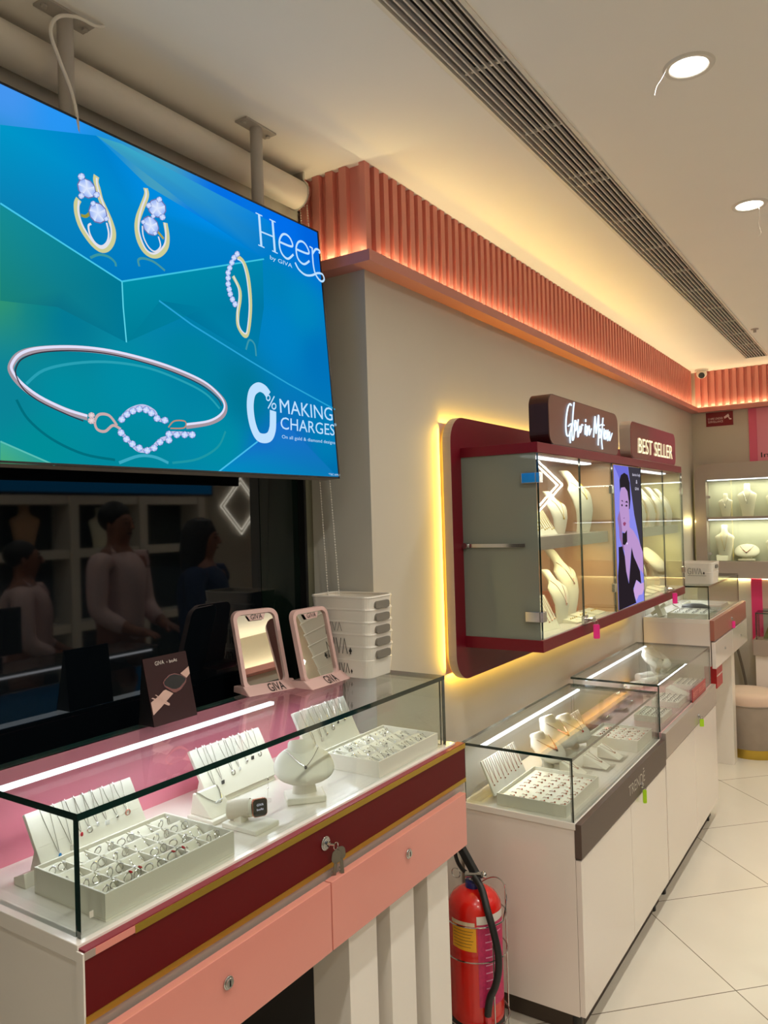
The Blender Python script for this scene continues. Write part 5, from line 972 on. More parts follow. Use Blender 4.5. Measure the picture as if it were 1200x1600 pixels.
for i in range(5):
    bb = basket(-1.2525, 1.7215-.0, ZT+.0005+i*.0325, bw, bl_, bh, 'white plastic storage basket, %s of the nested stack by the wall corner' % labs[i], 'nested white storage baskets')
    if i in (0, 2, 4):
        i = (0, 0, 1, 0, 2)[i]; zt_ = ZT+i*.0415+.004; sz = (.026, .052, .028)[i]
        if i == 1: stroke_text('GIVA', (-1.292, 1.7215-bl_/2-.001, zt_+.018), (sz*.62, 0, 0), (0, -.0015, sz*.80), M_ink, bb, .0010)
        elif i == 0: stroke_text('GIVA', (-1.272, 1.7215-bl_/2+.0045, zt_+.008), (sz*.9, 0, 0), (0, -.002, sz), M_ink, bb, .0008)
        else: stroke_text('GIVA', (-1.300, 1.7215-bl_/2-.001, zt_+.036), (sz*1.0, 0, 0), (0, -.001, sz*.85), M_ink, bb, .0007, spade=False)
bb = basket(-.955, 4.72, 1.1835, .185, .20, .12, 'white box printed with a spade mark on the far tall counter', None)
bb.name = 'storage_basket'
stroke_text('GIVA', (-1.00, 4.72-.098, 1.1835+.055), (.036, 0, 0), (0, 0, .034), M_ink, bb, .0012)
k = MB(); k.box(-1.00, -.90, 4.6185, 4.6195, 1.1835+.046, 1.1835+.0475); k.build('underline', M_ink, bb)

# ------------------------------------------------------------------ contents of the wall showcase
ZL, ZU = 1.2172, 1.530
def wcbust(h, w_, x, y, z, rz, label, nl, drop=.38, stone=None, curved=True, metal=None):
    t, off = bust(h, w_, label, curved=curved); t.location = (x, y, z); t.rotation_euler = (0, 0, rz)
    if nl:
        n = bust_necklace(h, w_, off, nl, stone=stone, drop=drop, metal=metal); n.location = (x, y, z); n.rotation_euler = (0, 0, rz)
    return t
wcbust(.236, .150, -1.010, 2.850, ZU, -.15, 'tall cream necklace bust on the left upper shelf of the wall showcase', 'thin gold necklace on the tall bust of the upper shelf', drop=.55, metal=M_gold, stone=M_gold)
wcbust(.155, .125, -1.035, 2.690, ZU, -.15, 'shorter cream necklace bust on the left upper shelf, left of the tall one', 'thin gold necklace on the shorter bust of the upper shelf', metal=M_gold, stone=M_gold)
wcbust(.250, .140, -1.070, 2.835, ZL, -.15, 'tall cream necklace bust on the lower level of the wall showcase', 'thin necklace with rose drop on the tall lower-level bust', drop=.5, metal=M_rgold, stone=M_rgold)
wcbust(.186, .125, -1.020, 2.630, ZL, -.1, 'shorter cream necklace bust at the front of the lower level', 'thin necklace with small pendant on the shorter lower-level bust', metal=M_rgold, stone=M_rgold)
def mini_board(x, y, z, w_, h, label, grp, nk, col=M_rgold, lean=.35, rz=0.0, m=None, strands=6, dr=.75):
    t = thing('necklace_board', (x, y, z), label, 'display board', rz=rz)
    ca, sa = math.cos(lean), math.sin(lean)
    def L(a, b, d=0): return (-b*sa+d*ca, a-w_/2, b*ca+d*sa)
    MB().hexa([L(0, 0), L(w_, 0), L(w_, 0, -.006), L(0, 0, -.006)], [L(0, h), L(w_, h), L(w_, h, -.006), L(0, h, -.006)]).xf(Matrix.Translation((x, y, z))).build('panel', m or M_leath, t, bevel=.001)
    MB().hexa([L(w_*.3, 0, -.05), L(w_*.7, 0, -.05), L(w_*.7, 0, -.045), L(w_*.3, 0, -.045)], [L(w_*.3, h*.8, -.008), L(w_*.7, h*.8, -.008), L(w_*.7, h*.8, -.006), L(w_*.3, h*.8, -.006)]).xf(Matrix.Translation((x, y, z+.0))).build('easel_leg', m or M_leath, t)
    for i in range(strands):
        n = thing('necklace', (x, y, z), nk, 'necklace', grp, rz=rz); c_ = w_*(i+.6)/(strands+.2); hw = w_/strands*.30; f = dr-.10*((i*7) % 3)/3
        k = MB(); k.tube([L(c_-hw, h*1.0, .0015), L(c_-hw*.9, h*.8, .0015), L(c_, h*(1-f), .0015), L(c_+hw*.9, h*.8, .0015), L(c_+hw, h*1.0, .0015)], .0008, 4); k.ball(L(c_, h*(1-f)-.004, .003), .0028, n=6)
        k.xf(Matrix.Translation((x, y, z))); k.build('chain', col, n)
    return t
mini_board(-.985, 2.50, ZU, .17, .10, 'cream board with a row of gold chains on the upper shelf, behind the glass door', 'chains on the upper shelf board', 'short gold chain hanging on the cream board of the upper shelf', M_gold, .55, m=M_cream, strands=8)
mini_board(-.965, 2.44, ZL, .12, .125, 'cream board with chains at the lower left corner of the wall showcase', 'chains on the lower level board', 'short chain hanging on the cream board of the lower level', M_rgold, .5, rz=-.2, m=M_cream, strands=6)
mini_board(-1.13, 2.50, ZL, .20, .26, 'tall yellowish board hung with long chains at the back of the lower level', 'long chains on the back board', 'long gold chain hanging at the back of the lower level', M_gold, .12, m=M_cream, strands=9, dr=.9)
er = thing('earring_stand', (-1.04, 2.86, ZL), 'small metal earring tree standing on the lower level of the showcase', 'stand')
k = MB(); k.cyl((-1.04, 2.86, ZL), (-1.04, 2.86, ZL+.004), .022, n=20); k.cyl((-1.04, 2.86, ZL), (-1.04, 2.86, ZL+.105), .0022, n=8); k.tube([(-1.04, 2.835, ZL+.09), (-1.04, 2.86, ZL+.102), (-1.04, 2.885, ZL+.09)], .0016, 6); k.build('post', M_silver, er)
dp = drop_proto('pearl drop earring hanging from the small earring tree', M_wplas, M_gold, .02)
dps = []
for y in (2.836, 2.884): place(dp, dps, (-1.038, y, ZL+.088), rot=(PI, 0, 0), group='pearl drops on the earring tree')
bxo = thing('gift_box', (-1.11, 2.93, ZL), 'orange brown gift box leaning at the back of the lower level', 'box')
MB().box(-1.165, -1.13, 2.86, 2.975, ZL, ZL+.085).build('lid', mat('orange_card', (206, 120, 60), .4), bxo, bevel=.001)
MB().box(-1.13, -1.06, 2.875, 2.975, ZL, ZL+.025).build('box_base', MATS['orange_card'], bxo, bevel=.001)
text('GIVA', (-1.1292, 2.945, ZL+.045), (-1.1292, 2.885, ZL+.045), (-1.1292, 2.945, ZL+.060), 'lettering', M_cw, bxo, 0)
fl = [('flat cream pad with earrings at the front of the lower level, left', -.965, 2.66), ('flat cream pad with earrings at the front of the lower level, middle', -.972, 2.78), ('flat cream pad with earrings at the front of the lower level, right', -.975, 2.91)]
for lb, x, y in fl:
    t = thing('display_pad', (x, y, ZL), lb, 'pad')
    MB().hexa([(x-.035, y-.045, ZL), (x+.030, y-.045, ZL), (x+.030, y+.045, ZL), (x-.035, y+.045, ZL)], [(x-.035, y-.045, ZL+.016), (x+.030, y-.045, ZL+.005), (x+.030, y+.045, ZL+.005), (x-.035, y+.045, ZL+.016)]).build('pad', M_cream, t, bevel=.001)
    for j in range(4): 
        k = MB(); k.ball((x, y-.03+.02*j, ZL+.0145), .003, n=6); o = k.build('earring', M_gold); tag(o, 'tiny gold stud on a flat cream pad in the lower level', 'earring', 'gold studs on the flat pads')
# right half of the showcase
for i, (y, h) in enumerate(((3.56, .19), (3.73, .19), (3.90, .19), (4.06, .185))):
    wcbust(h, .12, -.985, y, ZU, 0.0, 'cream bust on the right upper shelf of the showcase, %s from the left' % ('first', 'second', 'third', 'fourth')[i], 'thin necklace on the %s bust of the right upper shelf' % ('first', 'second', 'third', 'fourth')[i], metal=M_gold, stone=M_gold)
wcbust(.22, .14, -1.01, 3.60, ZL, -.1, 'cream curved bust at the left of the right lower level', 'thin necklace on the curved bust of the right lower level', metal=M_gold, stone=M_gold)
oc = oval_bust('wide cream oval collar stand on the right lower level of the showcase', M_cream, tilt=.7); oc.location = (-1.03, 4.03, ZL+.04); oc.scale = (1.5, 1.9, 1.5)
MB().box(-1.07, -.99, 3.96, 4.10, ZL, ZL+.04).build('riser', M_cream).name = 'riser_block'
tag(bpy.data.objects['riser_block'], 'cream block raising the oval collar stand in the right half', 'block')
for i, y in enumerate((3.60, 3.72, 3.84, 3.96)):
    t = thing('display_pad', (-.985, y, ZL), 'flat cream pad at the front of the right lower level, %s from the left' % ('first', 'second', 'third', 'fourth')[i], 'pad')
    MB().hexa([(-1.02, y-.045, ZL), (-.95, y-.045, ZL), (-.95, y+.045, ZL), (-1.02, y+.045, ZL)], [(-1.02, y-.045, ZL+.02), (-.95, y-.045, ZL+.005), (-.95, y+.045, ZL+.005), (-1.02, y+.045, ZL+.02)]).build('pad', M_cream, t, bevel=.001)

# ------------------------------------------------------------------ contents of the taupe-banded low counter
Z2 = .668
trA, spA = tray(-1.105, -.872, 2.285, 2.595, Z2, .038, 'white tray of rose-toned pendants at the near end of the taupe-banded counter', 0, 0)
MB().box(-1.10, -.877, 2.29, 2.59, Z2+.004, Z2+.026).build('padding', M_velvet, trA)
ep = thing('earring', (0, 0, 0), 'rose-toned pendant earring lying in the near tray of the taupe-banded counter', 'earring')
k = MB(); k.tube([(0, 0, 0), (.004, .001, .002), (.016, 0, .0015)], .0009, 5); k.ball((.018, 0, .002), .0032, n=8); k.build('chain', M_rgold, ep); ue = []
def spread(x0, x1, y0, y1, nx, ny, z, used, proto, grp, jit=.003, label=None, sc=1.0):
    for i in range(nx):
        for j in range(ny):
            o = place(proto, used, (x0+(x1-x0)*(i+.5)/nx+rr.uniform(-jit, jit), y0+(y1-y0)*(j+.5)/ny+rr.uniform(-jit, jit), z), rot=(0, 0, rr.uniform(-.8, .8)), group=grp, label=label, scale=sc)
spread(-1.095, -.885, 2.295, 2.585, 6, 9, Z2+.027, ue, ep, 'rose earrings in the near tray of the low counter')
def leanboard(x, y0, y1, z, h, lean, label, grp, nk, nstr, col=M_rgold, dr=.7):
    return mini_board(x, (y0+y1)/2, z, y1-y0, h, label, grp, nk, col, lean, strands=nstr, dr=dr)
leanboard(-1.118, 2.300, 2.560, Z2+.02, .115, .42, 'white board of red-toned necklaces behind the near tray of the taupe-banded counter', 'red-toned necklaces, near board', 'red-toned necklace on the nearest board of the taupe-banded counter', 9)
def ovb(x, y, z, rz, lb, nl, sc=1.3, tilt=.95, beads_=False, m=None, st=None):
    a = oval_bust(lb, m or M_leath, tilt=tilt); a.location = (x, y, z); a.rotation_euler = (0, 0, rz); a.scale = (sc,)*3
    if nl: b = oval_necklace(nl, tilt=tilt, beads_=beads_, stone=st); b.location = (x, y, z); b.rotation_euler = (0, 0, rz); b.scale = (sc,)*3
ovb(-1.075, 2.665, Z2, -.15, 'white oval neck stand nearest in the taupe-banded counter', 'thin rose necklace with beads on the nearest oval stand', beads_=True)
ovb(-1.085, 2.800, Z2+.012, -.15, 'middle white oval neck stand with a bead necklace in the taupe-banded counter', 'chunky rose bead necklace on the middle oval stand', 1.45, beads_=True)
ovb(-1.075, 2.935, Z2, -.15, 'third white oval neck stand in the taupe-banded counter', 'thin red-toned necklace on the third oval stand', 1.35, st=M_redst)
leanboard(-1.10, 2.985, 3.185, Z2, .115, .42, 'second white board of red-toned necklaces, farther in the taupe-banded counter', 'red-toned necklaces, farther board', 'red-toned necklace on the farther board of the taupe-banded counter', 8)
trB, _ = tray(-1.065, -.862, 3.035, 3.245, Z2, .045, 'white tray of rose-toned chains at the far end of the taupe-banded counter')
MB().box(-1.06, -.867, 3.04, 3.24, Z2+.004, Z2+.034).build('padding', M_velvet, trB)
spread(-1.055, -.875, 3.048, 3.235, 6, 7, Z2+.035, ue, ep, 'rose chains in the far tray of the low counter', label='rose-toned earring lying in the far tray of the taupe-banded counter')
for i, (x, y) in enumerate(((-.985, 2.690), (-.935, 2.800), (-.925, 2.930))):
    t = thing('wedge_stand', (x, y, Z2), 'small white wedge stand with rose bracelet, %s of three along the front glass' % ('nearest', 'middle', 'farthest')[i], 'stand')
    MB().box(x-.055, x+.045, y-.04, y+.045, Z2, Z2+.006).build('clear_base', M_acryl, t)
    MB().hexa([(x-.05, y-.035, Z2+.006), (x+.035, y-.035, Z2+.006), (x+.035, y+.02, Z2+.006), (x-.05, y+.02, Z2+.006)], [(x-.05, y-.035, Z2+.046), (x-.04, y-.035, Z2+.046), (x-.04, y+.02, Z2+.046), (x-.05, y+.02, Z2+.046)]).build('wedge', M_leath, t, bevel=.002)
    b = MB(); b.tube([(x-.044, y-.02, Z2+.0475), (x-.015, y-.012, Z2+.032), (x+.01, y-.004, Z2+.021), (x-.012, y+.006, Z2+.031), (x-.044, y+.012, Z2+.0475)], .0013, 5); b.ball((x+.008, y-.004, Z2+.023), .004, n=8)
    tag(b.build('bracelet', M_rgold), 'rose bracelet on the %s of three white wedges' % ('nearest', 'middle', 'farthest')[i], 'bracelet')
cl = thing('clear_riser', (-1.165, 2.33, Z2), 'clear acrylic stand at the rear corner of the taupe-banded counter', 'stand')
MB().hexa([(-1.205, 2.28, Z2+.001), (-1.16, 2.28, Z2+.001), (-1.16, 2.42, Z2+.001), (-1.205, 2.42, Z2+.001)], [(-1.175, 2.28, Z2+.05), (-1.17, 2.28, Z2+.05), (-1.17, 2.42, Z2+.05), (-1.175, 2.42, Z2+.05)]).build('plate', M_acryl, cl)

# ------------------------------------------------------------------ contents of the grey-banded low counter
Z3 = .690
for i, (x, y, sc) in enumerate(((-1.11, 3.40, 1.0), (-1.08, 3.56, 1.1), (-1.10, 3.72, 1.0))):
    t = thing('acrylic_stand', (x, y, Z3), 'clear acrylic display stand with silver pieces, %s in the grey-banded counter' % ('nearest', 'second', 'third')[i], 'stand')
    k = MB(); k.box(x-.03, x+.03, y-.03, y+.03, Z3, Z3+.006)
    for a in (-.018, 0, .018): k.cyl((x-.01, y+a, Z3+.006), (x-.01, y+a, Z3+.07*sc), .006, n=10)
    k.build('rods', M_acryl, t)
    k = MB()
    for a in (-.018, 0, .018): k.ball((x-.01, y+a, Z3+.072*sc), .006, n=8); k.ball((x+.02, y+a, Z3+.010), .004, n=6)
    k.build('silver_caps', M_silver, t)
for i, (x, y, r, L) in enumerate(((-1.10, 3.86, .020, .085), (-1.06, 4.00, .019, .08), (-1.11, 4.10, .022, .09))):
    t = thing('bangle_roll', (x, y, Z3), 'white cushioned bangle roll on clear legs, %s in the grey-banded counter' % ('nearest', 'middle', 'farthest')[i], 'stand')
    MB().tube([(x-.03, y-L/2, Z3+.055), (x+.015, y+L/2, Z3+.055)], r, 20).build('roll', M_leath, t, smooth=True, bevel=.003)
    k = MB(); k.box(x-.03, x-.024, y-.03, y-.02, Z3, Z3+.045); k.box(x+.012, x+.018, y+.02, y+.03, Z3, Z3+.045); k.build('clear_legs', M_acryl, t)
ovb(-1.085, 4.225, Z3+.03, -.4, 'white oval neck stand at the far end of the grey-banded counter', 'thin chain on the far oval stand of the grey-banded counter', 1.45, 1.0)
MB().box(-1.13, -1.04, 4.17, 4.28, Z3, Z3+.03).build('acrylic_block', M_acryl).name = 'acrylic_block'
tag(bpy.data.objects['acrylic_block'], 'clear block under the oval neck stand at the far end', 'block')
es = thing('earring', (0, 0, 0), 'silver stud in the nearest small tray of the grey-banded counter', 'earring')
k = MB(); k.tube([(.0045*math.cos(2*PI*i/12), 0, .004+.0045*math.sin(2*PI*i/12)) for i in range(12)], .0011, 5, closed=True); k.ball((0, 0, .009), .0028, n=6); k.build('stud', mat('oxidised_silver', (120, 114, 110), .3, metal=.8), es); us = []
for lb, y0, y1, g in (('nearest small tray of studs in the grey-banded counter', 3.425, 3.60, 'studs in the nearest small tray'), ('middle small tray of studs, behind the red best seller sign', 3.72, 3.90, 'studs in the middle small tray'), ('farthest small tray of studs in the grey-banded counter', 4.12, 4.29, 'studs in the farthest small tray')):
    t, _ = tray(-.985, -.865, y0, y1, Z3, .026, 'white '+lb)
    MB().box(-.98, -.87, y0+.005, y1-.005, Z3+.004, Z3+.020).build('padding', M_velvet, t)
    spread(-.975, -.875, y0+.01, y1-.01, 4, 6, Z3+.0195, us, es, g, .001, label='silver stud, one of the rows in the '+lb.split(' of studs')[0]+' of the grey-banded counter', sc=1.1)
t = thing('wedge_stand', (-.93, 4.01, Z3), 'small white wedge between the two farther stud trays', 'stand')
MB().hexa([(-.98, 3.96, Z3), (-.88, 3.96, Z3), (-.88, 4.05, Z3), (-.98, 4.05, Z3)], [(-.98, 3.96, Z3+.035), (-.965, 3.96, Z3+.035), (-.965, 4.05, Z3+.035), (-.98, 4.05, Z3+.035)]).build('wedge', M_leath, t, bevel=.002)
sg = thing('counter_sign', (-.852, 3.98, Z3), 'small red best seller sign standing in front of the grey-banded counter glass', 'sign')
MB().box(-.834, -.831, 3.86, 4.16, Z3-.0, Z3+.060).build('plate', mat('sign_red', (168, 34, 44), .35), sg, bevel=.0005)
text('BEST SELLER', (-.8305, 3.875, Z3+.017), (-.8305, 4.145, Z3+.017), (-.8305, 3.875, Z3+.043), 'lettering', mat('sign_print', (226, 150, 140), .5), sg, 0)

# ------------------------------------------------------------------ contents of the far tall counter
t, _ = tray(-1.10, -.885, 4.535, 4.80, 1.0, .026, 'white tray of small jewellery in the far tall counter'); MB().box(-1.095, -.89, 4.54, 4.795, 1.004, 1.020).build('padding', M_velvet, t)
spread(-1.085, -.90, 4.55, 4.785, 4, 6, 1.0205, us, es, 'studs in the tray of the far tall counter', .003, label='silver stud in the white tray of the far tall counter')
t, _ = tray(-1.13, -.90, 5.02, 5.25, 1.0, .022, 'second white tray behind the wallet in the far tall counter')
t = thing('propped_box', (-1.155, 4.56, 1.0), 'pair of white boxes propped against the rear of the far tall counter', 'box')
k = MB().box(-.014, .014, -.045, .045, 0, .09).xf(Matrix.Translation((-1.135, 4.58, 1.002)) @ Matrix.Rotation(-.35, 4, 'Y')); k.build('front_box', M_leath, t, bevel=.001)
k = MB().box(-.008, .008, -.04, .04, 0, .10).xf(Matrix.Translation((-1.19, 4.585, 1.012)) @ Matrix.Rotation(.9, 4, 'Y')); k.build('rear_box', M_leath, t, bevel=.001)
t = thing('wallet', (-1.02, 4.90, 1.0), 'dark grey leather pouch lying in the far tall counter', 'pouch')
k = MB(); k.loft([(-1.02, 4.90, 1.001, .075, .055), (-1.02, 4.90, 1.014, .085, .062), (-1.02, 4.90, 1.030, .078, .054), (-1.025, 4.90, 1.040, .045, .03)], 20); k.build('pouch', mat('pouch_dark', (62, 58, 56), .5, bump=.5, nscale=60), t, smooth=True)
MB().tube(smooth_path([(-1.10, 4.90, 1.01), (-1.14, 4.92, 1.02), (-1.17, 4.98, 1.03), (-1.15, 5.03, 1.03)], 5), .005, 6).build('strap', M_greyl, t, smooth=True)

# ------------------------------------------------------------------ back wall showcase
bw_ = thing('wall_display_case', (-.5, 5.92, 1.5), 'grey rounded showcase on the back wall with lit cream busts', 'display case')
fr = MB(); FX0, FX1 = -1.205, .35
out = rrect(FX0, FX1, 1.117, 1.926, .085, 8); inn = rrect(-1.130, .28, 1.235, 1.813, .004, 8)
n = len(out)
for i in range(n):
    j = (i+1) % n
    fr.add([(out[i][0], 5.862, out[i][1]), (out[j][0], 5.862, out[j][1]), (inn[j][0], 5.862, inn[j][1]), (inn[i][0], 5.862, inn[i][1])], [(0, 1, 2, 3)])
    fr.add([(out[i][0], 5.862, out[i][1]), (out[j][0], 5.862, out[j][1]), (out[j][0], 5.965, out[j][1]), (out[i][0], 5.965, out[i][1])], [(0, 1, 2, 3)])
    fr.add([(inn[i][0], 5.862, inn[i][1]), (inn[j][0], 5.862, inn[j][1]), (inn[j][0], 5.965, inn[j][1]), (inn[i][0], 5.965, inn[i][1])], [(0, 1, 2, 3)])
fr.build('frame', M_greyl, bw_)
MB().box(-1.205, .35, 5.965, 5.972, 1.14, 1.90).build('inner_back', mat('pale_green_grey', (196, 198, 176), .6), bw_)
MB().box(-1.10, .25, 5.972, 5.979, 1.2, 1.84).build('wall_mount', M_greyl, bw_)
MB().box(-1.130, .28, 5.875, 5.965, 1.532, 1.548).build('shelf', M_greyl, bw_)
MB().box(-1.129, .279, 5.864, 5.869, 1.236, 1.531, 0, 1).build('glass_door', [M_glass, M_edge], bw_); MB().box(-1.129, .279, 5.864, 5.869, 1.549, 1.812, 0, 1).build('glass_door', [M_glass, M_edge], bw_)
for z in (1.808, 1.528):
    o = MB().box(-1.12, .27, 5.880, 5.888, z-.003, z+.003).build('led_strip', M_led, bw_)
    area('case_glow', (-.42, 5.885, z-.005), 1.38, P_CASE*1.5, (255, 246, 214), (0, 0, 0), o, size_y=.008)
for z in (1.69, 1.29): MB().box(-1.130, -1.10, 5.862, 5.874, z-.009, z+.009).build('hinge', M_chrome, bw_, bevel=.001)
hs = MB(); hs.tube([(FX0+.01+a, 5.976, b) for a, b in ((.0, 1.20), (0, 1.85))], .003, 6); o = hs.build('halo_strip', glow('halo_cream', (255, 240, 170), 4.0), bw_)
area('halo_glow', (FX0+.005, 5.974, 1.52), .010, P_HALO*.5, (255, 238, 160), (0, PI/2, 0), o, size_y=.7)
area('halo_glow', (-.42, 5.974, 1.11), 1.4, P_HALO*1.2, (255, 238, 170), (0, 0, 0), o, size_y=.01)
nb = [(-1.010, 1.548, .165, .095, 'small cream bust on the upper shelf of the back wall case'), (-.868, 1.548, .228, .125, 'large cream bust on the upper shelf of the back wall case'), (-.690, 1.548, .20, .12, 'cream bust at the right edge of the upper back shelf'), (-1.023, 1.236, .255, .130, 'large cream bust on the lower level of the back wall case'), (-.700, 1.236, .20, .12, 'cream bust at the right edge of the lower back level')]
for i, (x, z, h, w_, lb) in enumerate(nb):
    t, off = bust(h, w_, lb); t.location = (x, 5.925, z+.001); t.rotation_euler = (0, 0, -PI/2)
    nn = bust_necklace(h, w_, off, 'fine chain on the '+lb, drop=.42 if i != 3 else .3, metal=M_gold if i > 2 else M_silver, stone=M_silver); nn.location = t.location; nn.rotation_euler = t.rotation_euler
a = oval_bust('wide cream collar stand between busts on the lower back level', M_cream, tilt=.55); a.location = (-.883, 5.925, 1.237); a.rotation_euler = (0, 0, -PI/2); a.scale = (1.05, 1.4, 1.05)
b = oval_necklace('beaded collar on the wide cream stand of the back wall case', tilt=.55, beads_=True); b.location = a.location; b.rotation_euler = a.rotation_euler; b.scale = (1.05, 1.4, 1.05)
t = thing('ring_box', (-1.035, 5.905, 1.237), 'small open cream box in front of the large lower bust', 'box')
MB().hexa([(-1.075, 5.885, 1.237), (-1.005, 5.885, 1.237), (-1.005, 5.92, 1.237), (-1.075, 5.92, 1.237)], [(-1.08, 5.90, 1.27), (-1.0, 5.90, 1.27), (-1.0, 5.92, 1.28), (-1.08, 5.92, 1.28)]).build('tray', M_cream, t, bevel=.002)

# surveillance sign, camera, banners
sv = thing('surveillance_sign', (-1.04, YB, 2.25), 'small dark red camera surveillance sign high on the back wall', 'sign')
MB().box(-1.132, -.951, YB-.004, YB-.0005, 2.200, 2.300).build('plate', mat('sign_maroon', (122, 16, 36), .35), sv)
M_sp = mat('sign_pale', (232, 214, 214), .5)
for i, s_ in enumerate(('U ARE UNDER', 'SURVEILLANCE')): text(s_, (-1.118, YB-.0043, 2.247-.022*i), (-1.018, YB-.0043, 2.247-.022*i), (-1.118, YB-.0043, 2.262-.022*i), 'lettering', M_sp, sv, 0)
k = MB(); k.add([(-1.012, YB-.0045, 2.262), (-1.008, YB-.0045, 2.248), (-.975, YB-.0045, 2.265), (-.982, YB-.0045, 2.282)], [(0, 1, 2, 3)]); k.add([(-.985, YB-.0045, 2.26), (-.975, YB-.0045, 2.24), (-.962, YB-.0045, 2.24), (-.962, YB-.0045, 2.248), (-.972, YB-.0045, 2.25), (-.978, YB-.0045, 2.262)], [(0, 1, 2, 3, 4, 5)]); k.build('camera_symbol', M_sp, sv)
cm = thing('security_camera', (-1.13, 5.86, ZC), 'white dome security camera on the ceiling in the far corner', 'security camera')
MB().loft([(-1.13, 5.86, ZC-.012, .045, .045), (-1.13, 5.86, ZC, .045, .045)], 32).build('base', M_wplas, cm, smooth=True)
MB().ball((-1.13, 5.86, ZC-.030), .036, .036, .034, 24).build('dome', M_wplas, cm, smooth=True)
k = MB().cyl((0, 0, 0), (0, 0, .014), .021, n=24); dirv = Vector((.15, -.85, -.5)).normalized(); q = Vector((0, 0, 1)).rotation_difference(dirv).to_matrix().to_4x4()
k.xf(Matrix.Translation(Vector((-1.13, 5.86, ZC-.030))+dirv*.026) @ q); k.build('lens', M_black, cm, bevel=.002)
sk_ = MB().box(-.74, -.66, 4.56, 4.60, ZC-.006, ZC)
sp_ = thing('sprinkler', (-.93, 4.75, ZC), 'small dark sprinkler head on the ceiling near the far camera', 'sprinkler')
k = MB(); k.cyl((-.63, 4.75, ZC-.004), (-.63, 4.75, ZC), .02, n=16); k.cyl((-.63, 4.75, ZC-.02), (-.63, 4.75, ZC-.004), .008, n=10); sp_.location = (-.63, 4.75, ZC); k.build('head', M_pole, sp_)
M_ban = mat('banner_pink', (224, 140, 160), .5, noise=.08, nscale=3); M_bane = mat('banner_edge_pink', (214, 96, 128), .5)
bn = thing('wall_banner', (-.6, YB, 2.1), 'pink wall banner with black lettering beside the surveillance sign', 'banner')
MB().box(-.799, -.30, YB-.012, YB-.001, 1.932, 2.303).build('panel', M_ban, bn); MB().box(-.851, -.799, YB-.010, YB-.001, 1.932, 2.303).build('edge_strip', M_bane, bn)
text('Indian', (-.778, YB-.0125, 1.955), (-.60, YB-.0125, 1.955), (-.778, YB-.0125, 1.990), 'lettering', M_ink, bn, .0002)
b2_ = thing('wall_poster', (-.6, YB, 1.0), 'pink poster low on the back wall under the showcase', 'poster')
MB().box(-.800, -.30, YB-.008, YB-.001, .90, 1.105).build('panel', mat('poster_peach', (214, 176, 160), .5, noise=.25, nscale=9), b2_); MB().box(-.870, -.800, YB-.010, YB-.001, .60, 1.108).build('edge_strip', mat('magenta_strip', (222, 50, 110), .5), b2_)

# ------------------------------------------------------------------ fire extinguisher in its wire stand
EX, EY = -1.082, 2.065
fx = thing('fire_extinguisher', (EX, EY, .05), 'red fire extinguisher with black hose in a wire stand beside the taupe-banded counter', 'fire extinguisher')
R0 = .080
MB().loft([(EX, EY, .135, R0*.99, R0*.99), (EX, EY, .15, R0, R0), (EX, EY, .44, R0, R0), (EX, EY, .462, R0*.96, R0*.96), (EX, EY, .482, R0*.80, R0*.80), (EX, EY, .496, R0*.52, R0*.52), (EX, EY, .502, R0*.28, R0*.28)], 48).build('cylinder', M_extred, fx, smooth=True)
MB().loft([(EX, EY, .05, R0*.98, R0*.98), (EX, EY, .06, R0*1.0, R0*1.0), (EX, EY, .135, R0*1.0, R0*1.0)], 48).build('base_boot', M_rubber, fx, smooth=True)
MB().cyl((EX-.002, EY, .497), (EX-.002, EY, .518), .024, n=24).build('blue_collar', mat('blue_plastic', (24, 34, 110), .4), fx, smooth=True)
k = MB(); k.cyl((EX-.002, EY, .515), (EX-.002, EY, .545), .014, n=16); k.cyl((EX-.02, EY-.01, .535), (EX+.035, EY-.01, .545), .009, n=12); k.ball((EX+.04, EY-.012, .548), .010, n=10); k.build('valve', M_chrome, fx, smooth=True)
hd = MB(); hd.hexa([(EX-.004, EY-.010, .535), (EX+.022, EY-.010, .535), (EX+.022, EY+.010, .535), (EX-.004, EY+.010, .535)], [(EX-.068, EY-.010, .630), (EX-.050, EY-.010, .642), (EX-.050, EY+.010, .642), (EX-.068, EY+.010, .630)])
hd.tube(smooth_path([(EX-.01, EY, .53), (EX-.04, EY, .545), (EX-.058, EY, .575), (EX-.066, EY, .63)], 4), .006, 8); hd.build('handle', M_rubber, fx, bevel=.002)
MB().tube([(EX-.048+.014*math.cos(2*PI*i/24), EY-.022, .538+.014*math.sin(2*PI*i/24)) for i in range(24)], .0015, 6, closed=True).build('pull_pin', M_chrome, fx)
MB().tube(smooth_path([(EX+.010, EY-.015, .537), (EX+.040, EY-.03, .515), (EX+.070, EY-.055, .470), (EX+.092, EY-.065, .420), (EX+.104, EY-.065, .365), (EX+.104, EY-.065, .315), (EX+.092, EY-.065, .265), (EX+.074, EY-.065, .225), (EX+.066, EY-.065, .175)], 6), .0105, 12).build('hose', M_rubber, fx, smooth=True)
k = MB(); k.cyl((EX+.066, EY-.065, .178), (EX+.068, EY-.065, .160), .010, n=12); k.cyl((EX+.068, EY-.065, .160), (EX+.068, EY-.065, .125), .008, .011, n=12); k.build('nozzle', M_redst, fx, smooth=True)
